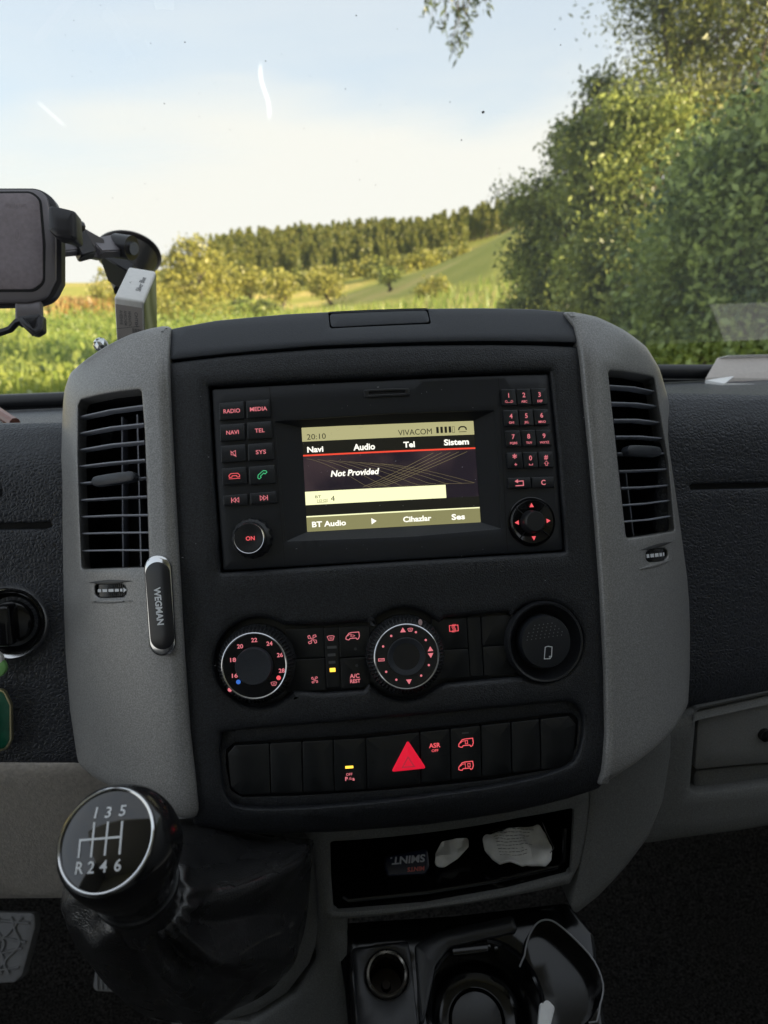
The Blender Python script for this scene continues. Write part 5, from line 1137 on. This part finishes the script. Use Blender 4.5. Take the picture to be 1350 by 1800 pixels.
# terrain: rings of distance, each with its seen heights per column
cols = [-3200, -1500, -700, -300, 0, 150, 300, 400, 500, 600, 700, 780, 850, 900, 1000, 1150, 1350, 1700, 2400, 4000]
prof = {  # distance: py per column
 25:  [None]*len(cols),
 60:  [560, 560, 562, 562, 562, 560, 556, 553, 551, 548, 540, 520, 500, 485, 470, 460, 450, 450, 440, 440],
 90:  [540, 540, 543, 544, 545, 544, 545, 548, 548, 546, 515, 480, 440, 415, 395, 380, 370, 380, 380, 380],
 125: [528, 528, 528, 528, 528, 530, 535, 545, 545, 532, 498, 462, 432, 402, 385, 370, 350, 350, 350, 350],
 160: [522, 520, 518, 516, 514, 516, 522, 530, 528, 516, 490, 470, 445, 415, 395, 380, 370, 370, 370, 370],
 200: [518, 516, 514, 512, 508, 508, 508, 505, 500, 488, 472, 455, 435, 412, 392, 380, 370, 370, 370, 370],
 260: [515, 514, 512, 508, 505, 500, 475, 462, 452, 444, 436, 428, 415, 400, 385, 375, 365, 365, 365, 365],
 320: [512, 512, 510, 506, 503, 498, 470, 450, 440, 432, 425, 418, 405, 392, 380, 370, 360, 360, 360, 360],
 500: [505, 504, 503, 502, 500, 500, 490, 475, 465, 455, 445, 440, 430, 415, 405, 390, 385, 385, 385, 385],
 1500: [502, 501, 500, 499, 498, 497, 494, 490, 486, 482, 478, 476, 474, 472, 468, 463, 456, 445, 425, 400]}
dists = [3, 10, 25]+sorted(k_ for k_ in prof if k_ > 25)
def interp(x, xs_, ys_):
    if x <= xs_[0]: return ys_[0]
    for i in range(1, len(xs_)):
        if x <= xs_[i]:
            t_ = (x-xs_[i-1])/(xs_[i]-xs_[i-1]); t_ = t_*t_*(3-2*t_) if False else t_; return ys_[i-1]*(1-t_)+ys_[i]*t_
    return ys_[-1]
def gz(px, d):
    """terrain height along column px at horizontal distance d"""
    ds = dists; hs = []
    for q in ds:
        if q <= 25: hs.append(0.0 if q < 25 else -0.15)
        else: hs.append(g2w(px, q, interp(px, cols, prof[q])).z if -3000 < px < 3800 else 0)
    return interp(d, ds, hs)
rows = []
rd = [3.2*1.085**i for i in range(76)]
pcs = list(range(-3000, 4001, 50))
for d in rd:
    row = []
    for px in pcs:
        q = g2w(px, d, 480); row.append(Vector((q.x, q.y, gz(px, d)+0.25*noise.noise(Vector((q.x*0.05, q.y*0.05, 3)))*min(1, d/40))))
    rows.append(row)
m, t, b = newmat('meadow_ground'); L = t.links.new
tcn = N('ShaderNodeTexCoord', t)
n1 = N('ShaderNodeTexNoise', t); n1.inputs['Scale'].default_value = 0.028; n1.inputs['Detail'].default_value = 4; L(tcn.outputs['Object'], n1.inputs['Vector'])
n2 = N('ShaderNodeTexNoise', t); n2.inputs['Scale'].default_value = 0.9; n2.inputs['Detail'].default_value = 6; L(tcn.outputs['Object'], n2.inputs['Vector'])
cr_ = N('ShaderNodeValToRGB', t); e = cr_.color_ramp.elements; e[0].position = 0.40; e[0].color = (0.38, 0.38, 0.08, 1); e[1].position = 0.57; e[1].color = (0.62, 0.50, 0.16, 1); e2_ = cr_.color_ramp.elements.new(0.49); e2_.color = (0.46, 0.43, 0.10, 1)
ad = math_('MULTIPLY_ADD', n2.outputs['Fac'], 0.25, t, c=-0.125); L(math_('ADD', n1.outputs['Fac'], ad, t), cr_.inputs[0])
L(cr_.outputs[0], b.inputs['Base Color']); b.inputs['Roughness'].default_value = 0.9; b.inputs['Specular IOR Level'].default_value = 0.1
bp = N('ShaderNodeBump', t); bp.inputs['Strength'].default_value = 0.8; bp.inputs['Distance'].default_value = 0.5; L(n2.outputs['Fac'], bp.inputs['Height']); L(bp.outputs[0], b.inputs['Normal'])
o = grid_mesh('ground', m, rows, None, smooth=180); o['kind'] = 'structure'

def leafmat(name, c1, c2, trans=0.35, rough=0.5, nscale=1.6):
    m = bpy.data.materials.new(name); m.use_nodes = True; t = m.node_tree; b = t.nodes['Principled BSDF']; L = t.links.new
    g = N('ShaderNodeNewGeometry', t); tcn = N('ShaderNodeTexCoord', t); nz = N('ShaderNodeTexNoise', t); nz.inputs['Scale'].default_value = nscale; nz.inputs['Detail'].default_value = 2; L(tcn.outputs['Object'], nz.inputs['Vector'])
    f = math_('ADD', math_('MULTIPLY', g.outputs['Random Per Island'], 0.7, t), math_('MULTIPLY_ADD', nz.outputs['Fac'], 2.6, t, c=-1.2), t)
    f2 = N('ShaderNodeClamp', t); L(f, f2.inputs[0])
    mx = N('ShaderNodeMix', t, data_type='RGBA'); L(f2.outputs[0], mx.inputs[0]); mx.inputs[6].default_value = (*c1, 1); mx.inputs[7].default_value = (*c2, 1)
    L(mx.outputs[2], b.inputs['Base Color']); b.inputs['Roughness'].default_value = rough*0.8; b.inputs['Specular IOR Level'].default_value = 0.5
    tl = N('ShaderNodeBsdfTranslucent', t); L(mx.outputs[2], tl.inputs[0]); ms = N('ShaderNodeMixShader', t); ms.inputs[0].default_value = trans
    L(b.outputs[0], ms.inputs[1]); L(tl.outputs[0], ms.inputs[2]); L(ms.outputs[0], t.nodes['Material Output'].inputs[0]); return m
LM = dict(deep=leafmat('leaf_deep_green', (0.040, 0.070, 0.020), (0.42, 0.48, 0.12)),  # wide dark-to-bright range puts highlights and dark hollows into the leaf colour
          blue=leafmat('leaf_cool_green', (0.042, 0.085, 0.025), (0.44, 0.54, 0.17)),
          olive=leafmat('leaf_olive', (0.06, 0.085, 0.02), (0.36, 0.38, 0.09)),
          yellow=leafmat('leaf_yellow_green', (0.208, 0.221, 0.046), (0.442, 0.416, 0.091)),
          pine=leafmat('pine_needles', (0.093, 0.128, 0.031), (0.272, 0.272, 0.060), 0.2, nscale=0.5),
          twig=leafmat('leaf_dark_twig', (0.03, 0.045, 0.02), (0.09, 0.12, 0.04), 0.1),
          reed=leafmat('reed_green', (0.150, 0.237, 0.044), (0.338, 0.388, 0.088), 0.4, nscale=0.25),
          rust=leafmat('reed_rust_sun_orange', (0.432, 0.228, 0.072), (0.552, 0.432, 0.168), 0.4, nscale=0.3))
BARK = pbr('bark', (0.09, 0.07, 0.05), 0.9, grain=30, bump=0.8, dist=0.02, var=0.4, vscale=12)

def leaf_mesh(name, pos, size, aspect=0.45, updir=0.25, droop=None, seed=1):
    r_ = np.random.default_rng(seed); n = len(pos)
    a = r_.normal(size=(n, 3)); a[:, 2] += updir if droop is None else droop; a /= np.linalg.norm(a, axis=1)[:, None]
    c = r_.normal(size=(n, 3)); s = np.cross(a, c); s /= np.linalg.norm(s, axis=1)[:, None]+1e-9
    L_ = (size*(0.6+0.8*r_.random(n)))[:, None]; w_ = L_*aspect
    nrm = np.cross(a, s)
    v = np.stack([pos, pos+a*L_*0.5+s*w_*0.5+nrm*L_*0.08, pos+a*L_, pos+a*L_*0.5-s*w_*0.5+nrm*L_*0.08], 1).reshape(-1, 3)
    me = bpy.data.meshes.new(name); me.vertices.add(n*4); me.vertices.foreach_set('co', v.astype(np.float32).ravel())
    me.loops.add(n*4); me.loops.foreach_set('vertex_index', np.arange(n*4, dtype=np.int32)); me.polygons.add(n)
    me.polygons.foreach_set('loop_start', np.arange(0, n*4, 4, dtype=np.int32)); me.polygons.foreach_set('loop_total', np.full(n, 4, dtype=np.int32)); me.update(calc_edges=True); me.validate(); return me
def crown_pts(lobes, n, seed, shell=0.55, clump=26, cr=0.28):
    """leaves gathered in clumps spread through ellipsoid lobes [(centre, (rx,ry,rz))]"""
    r_ = np.random.default_rng(seed); vol = np.array([a[1][0]*a[1][1]*a[1][2] for a in lobes])**0.7; vol /= vol.sum()
    nc = max(3, n//clump); which = r_.choice(len(lobes), nc, p=vol)
    d = r_.normal(size=(nc, 3)); d /= np.linalg.norm(d, axis=1)[:, None]; rad = (shell+(1-shell)*r_.random(nc))[:, None]**0.8
    C = np.array([list(a[0]) for a in lobes])[which]; Rr = np.array([a[1] for a in lobes])[which]
    cc = C+d*rad*Rr
    g_ = r_.normal(size=(nc*clump, 3)); g_ *= (r_.random(nc*clump)**0.4*1.5/np.linalg.norm(g_, axis=1))[:, None]
    pts = np.repeat(cc, clump, 0)+g_*np.repeat(cr*(0.5+r_.random(nc)), clump)[:, None]*np.array([1, 1, 0.7])
    return pts, cc
def tree(name, label, cat, base, lobes, n, size, mat, seed, group=None, trunk_r=0.15, limbs=10, aspect=0.45, cr=0.28, clump=26, droop=None, shell=0.55):
    base = Vector(base); T = empty(name, base, label, cat, group)
    pts, cc = crown_pts(lobes, n, seed, cr=cr, clump=clump, shell=shell)
    me = leaf_mesh('crown', pts-np.array(base), size, aspect, seed=seed, droop=droop); me.materials.append(mat)
    o = bpy.data.objects.new('crown', me); COL.objects.link(o); o.parent = T
    V_, F_ = [], []; rnd = random.Random(seed)
    ctr_ = sum((Vector(a[0]) for a in lobes), Vector())/len(lobes); topz = max(a[0][2] for a in lobes)
    tl_ = max(lobes, key=lambda a: a[0][2]); tp = Vector(tl_[0]).lerp(Vector((ctr_.x, ctr_.y, topz)), 0.25) - Vector((0, 0, tl_[1][2]*0.3))
    pth = [base.lerp(tp, k_/6)+Vector((rnd.uniform(-1, 1), rnd.uniform(-1, 1), 0))*trunk_r*(0.8 if 0 < k_ else 0) for k_ in range(7)]
    def add(p, r0__, r1__):
        v, f = tube('', None, p, [r0__+(r1__-r0__)*i/(len(p)-1) for i in range(len(p))], seg=7, ret=True); b_ = len(V_); V_.extend(v); F_.extend([tuple(b_+i for i in g) for g in f])
    add(pth, trunk_r, trunk_r*0.35)
    for i in range(limbs):
        c_ = Vector(cc[rnd.randrange(len(cc))]); s_ = pth[rnd.randint(2, 5)]; mid = s_.lerp(c_, 0.5)+Vector((0, 0, -0.08*(c_-s_).length)); add([s_, s_.lerp(mid, 0.6), mid, mid.lerp(c_, 0.6), c_], trunk_r*0.32, trunk_r*0.06)
    mesh_ob('trunk', V_, F_, BARK, T, 60)
    return T
def lob(px, py, d, rx, rz, ry=None):
    r_ = ray(px, py); q = r_/math.hypot(r_.x, r_.y); c_ = EYE+q*d; k_ = d/1300*1.02
    return (tuple(c_), (rx*k_, (ry or rx)*k_, rz*k_))
def foot(px, d): q = g2w(px, d, 480); return (q.x, q.y, gz(px, d))

# near trees on the right
tree('broadleaf_tree', 'dense green tree at the right whose crown fills the right side above the dash', 'tree', foot(1300, 6.2), [lob(1310, 380, 6.2, 120, 130), lob(1215, 500, 6.8, 90, 110), lob(1380, 560, 6.0, 150, 150), lob(1400, 280, 6.4, 120, 120), lob(1240, 300, 7.0, 60, 60)], 36000, 0.060, LM['blue'], 11, trunk_r=0.16, limbs=40, aspect=0.55, cr=0.17, shell=0.35, clump=34)
tree('broadleaf_tree', 'taller green tree with thin top and sky showing through, upper right', 'tree', foot(1290, 10.5), [lob(1215, 70, 10.5, 80, 80), lob(1350, -60, 10.5, 170, 110), lob(1170, 200, 10, 70, 80), lob(1330, 140, 11, 110, 80), lob(1150, -40, 10.5, 50, 50), lob(1260, 300, 10, 120, 90)], 36000, 0.072, LM['olive'], 12, trunk_r=0.12, limbs=26, aspect=0.33, cr=0.36, shell=0.25, clump=18)
tree('broadleaf_tree', 'mid green tree in the middle of the right hand row', 'tree', foot(1080, 9.5), [lob(1080, 340, 9.5, 75, 90), lob(1100, 480, 9, 100, 110), lob(1030, 270, 9.6, 45, 50), lob(1130, 220, 9.5, 60, 60), lob(1150, 580, 8.5, 110, 80)], 36000, 0.068, LM['deep'], 13, trunk_r=0.18, limbs=40, aspect=0.5, cr=0.19, shell=0.35, clump=34)
tree('broadleaf_tree', 'smaller dark leafed tree at the left end of the tree row', 'tree', foot(975, 11.5), [lob(985, 400, 11.5, 50, 80), lob(1000, 500, 11, 70, 80), lob(945, 345, 11.8, 24, 32), lob(1010, 260, 12, 30, 36), lob(925, 460, 11.5, 26, 45), lob(930, 560, 11, 50, 45), lob(905, 360, 11.8, 16, 30), lob(1060, 170, 11.5, 26, 36)], 26000, 0.068, LM['deep'], 14, trunk_r=0.14, limbs=34, aspect=0.5, cr=0.19, shell=0.35, clump=30)
tree('undergrowth_bush', 'green bush low beside the right dash top', 'bush', foot(1250, 7.6), [lob(1210, 600, 7.4, 110, 60), lob(1330, 640, 7.6, 110, 70), lob(1130, 620, 8, 60, 50)], 11000, 0.06, LM['blue'], 15, trunk_r=0.05, limbs=14, aspect=0.5, cr=0.2)
# unseen trees added out of frame to keep the sun off the van
for i, (x, y) in enumerate(((6.5, 1.8), (6.4, -1.6), (7.2, -4.8))):
    tree('broadleaf_tree', ('unseen tree added outside the right window for shade', 'unseen tree added beside the rear of the van for shade', 'unseen tree added behind the van for shade')[i], 'tree', (x, y, 0), [((x, y, 2.9), (2.0, 2.2, 1.3)), ((x+.5, y+1, 1.9), (1.8, 2.0, 1.5)), ((x, y-.5, 3.6), (1.3, 1.4, 0.9))], 16000, 0.34, LM['deep'], 20+i, trunk_r=0.2, aspect=0.5, cr=0.4)
# bush behind the row, warm sunlight put into its leaf colour
tree('sun_tinted_bush', 'bush with orange sunlight put into its leaf colour, behind the right hand trees', 'bush', foot(1200, 17), [lob(1180, 640, 17, 150, 90), lob(1290, 420, 17, 90, 150), lob(1080, 400, 17, 70, 120)], 9000, 0.16, LM['rust'], 31, trunk_r=0.1, aspect=0.4, cr=0.5)

# hanging willow twigs at the top
V_, F_ = [], []; rnd = random.Random(5); lp = []
T = empty('hanging_branch', at(800, -60, 4.5), 'thin leafy twig hanging into the sky at the top edge', 'branch')
for (x0, x1, y1) in ((800, 806, 100), (770, 762, 30), (785, 778, 55), (820, 822, 60), (840, 858, 12), (760, 748, 15), (812, 795, 92), (830, 838, 30), (815, 815, 80)):
    p = [at(x0+(x1-x0)*s+rnd.uniform(-4, 4), -60+(y1+60)*s, 4.5+rnd.uniform(-.05, .05)) for s in [k_/8 for k_ in range(9)]]
    v, f = tube('', None, p, [0.0045*(1-i/10) for i in range(9)], seg=5, ret=True); b_ = len(V_); V_ += v; F_ += [tuple(b_+i for i in g) for g in f]
    for s in range(46):
        q = rnd.random(); i = min(7, int(q*8)); c_ = p[i].lerp(p[i+1], q*8-i); lp.append(c_+Vector([rnd.gauss(0, 0.014) for _ in range(3)]))
tube('bough', BARK, [at(300, -420, 5.2), at(600, -240, 4.8), at(800, -70, 4.5), at(950, -40, 4.5)], [0.05, 0.03, 0.012, 0.006], T)
mesh_ob('twig', V_, F_, BARK, T, 60)
me = leaf_mesh('leaves', np.array([list(q) for q in lp])-np.array(T.location), 0.052, 0.26, seed=8, droop=-1.2); me.materials.append(LM['twig']); o = bpy.data.objects.new('leaves', me); COL.objects.link(o); o.parent = T

# mid distance trees and bushes
mid = [('dense_tree', 'tall yellow green tree left of the forest hill', 'tree', 342, 62, [(340, 500, 50, 55), (325, 450, 22, 32), (352, 445, 22, 28), (375, 470, 22, 30), (310, 490, 30, 40), (395, 530, 35, 30)], 'yellow', 7000),
       ('dense_tree', 'sunlit yellow tree behind the cigarette pack', 'tree', 215, 58, [(200, 505, 30, 30), (235, 500, 35, 38), (265, 520, 30, 30), (185, 530, 25, 25)], 'yellow', 3500),
       ('round_bush', 'round green bush below the forest, larger of the pair', 'bush', 492, 118, [(488, 508, 25, 22), (505, 500, 18, 15)], 'yellow', 1500),
       ('round_bush', 'round green bush below the forest, smaller of the pair', 'bush', 582, 118, [(580, 505, 26, 20), (560, 500, 18, 18)], 'yellow', 1500),
       ('round_bush', 'dark round shrub alone on the yellow slope', 'bush', 683, 104, [(680, 486, 15, 11), (690, 480, 8, 7)], 'deep', 900),
       ('round_bush', 'green bush on the bright grassy slope near the tree row', 'bush', 765, 62, [(765, 512, 26, 22), (748, 520, 16, 16)], 'yellow', 1500),
       ('round_bush', 'low green bush right at the left shoulder of the top cover', 'bush', 455, 48, [(440, 543, 34, 16), (465, 545, 24, 14), (420, 548, 20, 14)], 'deep', 2400),
       ('round_bush', 'wide pale bush left of the low dark bush', 'bush', 330, 44, [(330, 550, 50, 22), (375, 552, 34, 18), (300, 545, 30, 24)], 'yellow', 3000),
       ('dense_tree', 'green hedge tree at the foot of the forest on the left', 'tree', 430, 125, [(420, 500, 28, 24), (448, 490, 22, 20), (400, 505, 20, 18)], 'yellow', 2000)]
for i, (nm, lab, ct, px, d, lo, mt, n) in enumerate(mid):
    tree(nm, lab, ct, foot(px, d), [lob(a, b_, d, c_, e_) for a, b_, c_, e_ in lo], n, d*0.0042, LM[mt], 40+i, trunk_r=d*0.003, limbs=8, aspect=0.6, cr=d*0.0055, clump=20)
# hedge line below the forest
rnd = random.Random(3)
for i in range(26):
    px = 395+i*17+rnd.uniform(-5, 5); d = 185+rnd.uniform(-10, 10)
    if px > 820: break
    gy = interp(px, cols, prof[200]); s_ = rnd.uniform(9, 15)
    if i == 0: pass
    T = empty('hedge_shrub', foot(px, d), 'one of the yellowish shrubs lining the foot of the pine wood', 'shrub', 'shrubs along the foot of the wood')
    pts, cc = crown_pts([lob(px, gy-s_*0.4, d, s_*1.2, s_)], 320, 100+i, cr=0.9, clump=16)
    me = leaf_mesh('crown', pts-np.array(T.location), 0.8, 0.7, seed=i); me.materials.append(LM['yellow' if rnd.random() < .6 else 'olive']); o = bpy.data.objects.new('crown', me); COL.objects.link(o); o.parent = T

# the pine wood on the hill: a few tree shapes shared by single trees
def pine_mesh(k_, hgt=8.0):
    r_ = np.random.default_rng(200+k_); n = 760; s = r_.random(n)**0.8; rad = (1-s)**0.9*1.45*(0.5+0.5*r_.random(n))+0.06; a = r_.random(n)*6.283
    layer = np.round(s*9)/9*0.6+s*0.4
    pts = np.stack([rad*np.cos(a), rad*np.sin(a), 1.4+layer*(hgt-1.6)], 1); me = leaf_mesh('pine_tree', pts, 0.62, 0.5, seed=k_, droop=-0.1)
    bm = bmesh.new(); bm.from_mesh(me)
    v = bmesh.ops.create_cone(bm, segments=6, radius1=0.16, radius2=0.03, depth=hgt-0.5, matrix=Matrix.Translation((0, 0, (hgt-0.5)/2)))['verts']
    for f in {f for q in v for f in q.link_faces}: f.material_index = 1
    bm.to_mesh(me); bm.free(); me.materials.append(LM['pine']); me.materials.append(BARK); return me
pm = [pine_mesh(i, 7.2+i*0.5) for i in range(5)]
cand = []
rnd = random.Random(9)
for d in np.arange(205, 330, 7.0):
    px = 372+rnd.uniform(0, 8)
    while px < 985:
        if not (px > 820 and d < 240): cand.append((px, d+rnd.uniform(-3, 3)))
        px += rnd.uniform(9, 17)*(205/d)**0.3
cand = [c_ for c_ in cand if c_[0] > 372+(330-c_[1])*0.02]
cand.sort(key=lambda q: q[1])
print('pines', len(cand))
def pine(px, d, i):
    s_ = rnd.uniform(0.72, 1.12)*(0.8 if d < 225 else 1)
    return foot(px, d), s_, rnd.random()*6.28
keep = [c_ for i, c_ in enumerate(cand)]
front = keep[:150]; back = keep[150:]; rnd.shuffle(back); ridge_ = [c_ for c_ in back if 250 < c_[1] < 300][:140]; rest = [c_ for c_ in back if c_ not in ridge_]
for i, (px, d) in enumerate(front+ridge_):
    f_, s_, a = pine(px, d, i)
    o = bpy.data.objects.new('pine_tree', pm[i % 5]); COL.objects.link(o); o.location = f_; o.scale = (s_*1.1, s_*1.1, s_*1.12); o.rotation_euler = (0, 0, a)
    tag(o, 'one of the slender pine trees of the sunlit wood on the hill', 'pine tree', 'pine trees of the wood on the hill')
bm = bmesh.new()
for i, (px, d) in enumerate(rest):
    f_, s_, a = pine(px, d, i); mm = bm.verts; n0 = len(bm.verts); bm.from_mesh(pm[i % 5]); bm.verts.ensure_lookup_table()
    bmesh.ops.transform(bm, matrix=Matrix.Translation(f_) @ Matrix.Rotation(a, 4, 'Z') @ Matrix.Diagonal((s_, s_, s_, 1)), verts=bm.verts[n0:])
me = bpy.data.meshes.new('pine_wood'); bm.to_mesh(me); bm.free(); me.materials.append(LM['pine']); me.materials.append(BARK)
o = bpy.data.objects.new('pine_wood', me); COL.objects.link(o); tag(o, 'rest of the pine wood standing among the single trees on the hill', 'wood', kind='stuff')

# tall grass and reeds in the meadow on the left
def blades(name, mat, n, pxr, dr, hgt, wd, seed, label):
    r_ = np.random.default_rng(seed); px = r_.uniform(*pxr, n); d = dr[0]*(dr[1]/dr[0])**r_.random(n)
    base = np.array([list(foot(a, b_)) for a, b_ in zip(px, d)]); h_ = hgt*(0.6+0.7*r_.random(n)); a = r_.random(n)*6.283; w_ = wd*(0.6+0.8*r_.random(n))
    s = np.stack([np.cos(a)*w_, np.sin(a)*w_, 0*a], 1); ln = np.stack([r_.normal(size=n)*.2*h_, r_.normal(size=n)*.2*h_, h_], 1)
    v = np.stack([base-s, base+s, base+ln*0.6+s*.7, base+ln, base+ln*0.6-s*.7], 1).reshape(-1, 3)
    me = bpy.data.meshes.new(name); me.vertices.add(n*5); me.vertices.foreach_set('co', v.astype(np.float32).ravel()); me.loops.add(n*5); me.loops.foreach_set('vertex_index', np.arange(n*5, dtype=np.int32))
    me.polygons.add(n); me.polygons.foreach_set('loop_start', np.arange(0, n*5, 5, dtype=np.int32)); me.polygons.foreach_set('loop_total', np.full(n, 5, dtype=np.int32)); me.update(calc_edges=True); me.materials.append(mat)
    o = bpy.data.objects.new(name, me); COL.objects.link(o); tag(o, label, 'grass', kind='stuff')
blades('meadow_grass', LM['reed'], 16000, (-500, 950), (7, 62), 0.7, 0.035, 61, 'tall green grass and weeds of the meadow in front of the van')
blades('reed_bed', LM['rust'], 1500, (70, 195), (56, 66), 1.3, 0.10, 62, 'rust coloured reeds at the far edge of the meadow')

def weeds(name, mat, n, pxr, dr, seed, size, label, hmax=1.0):
    r_ = np.random.default_rng(seed); nc = n//30; px = r_.uniform(*pxr, nc); d = dr[0]*(dr[1]/dr[0])**r_.random(nc)
    c_ = np.array([list(foot(a, b_)) for a, b_ in zip(px, d)]); rad = (0.25+0.5*r_.random(nc))*(0.6+d/40)
    g_ = r_.normal(size=(nc*30, 3)); g_ /= np.linalg.norm(g_, axis=1)[:, None]; g_ *= (r_.random(nc*30)**0.33)[:, None]
    p = np.repeat(c_, 30, 0)+g_*np.repeat(rad, 30)[:, None]*np.array([1, 1, 0.8*hmax]); p[:, 2] += np.repeat(rad*0.55*hmax, 30)
    me = leaf_mesh(name, p, size, 0.5, seed=seed); me.materials.append(mat); o = bpy.data.objects.new(name, me); COL.objects.link(o); tag(o, label, 'weeds', kind='stuff')
weeds('meadow_weeds', LM['reed'], 48000, (-500, 420), (9, 60), 71, 0.15, 'leafy green weeds and low brush of the meadow on the left')
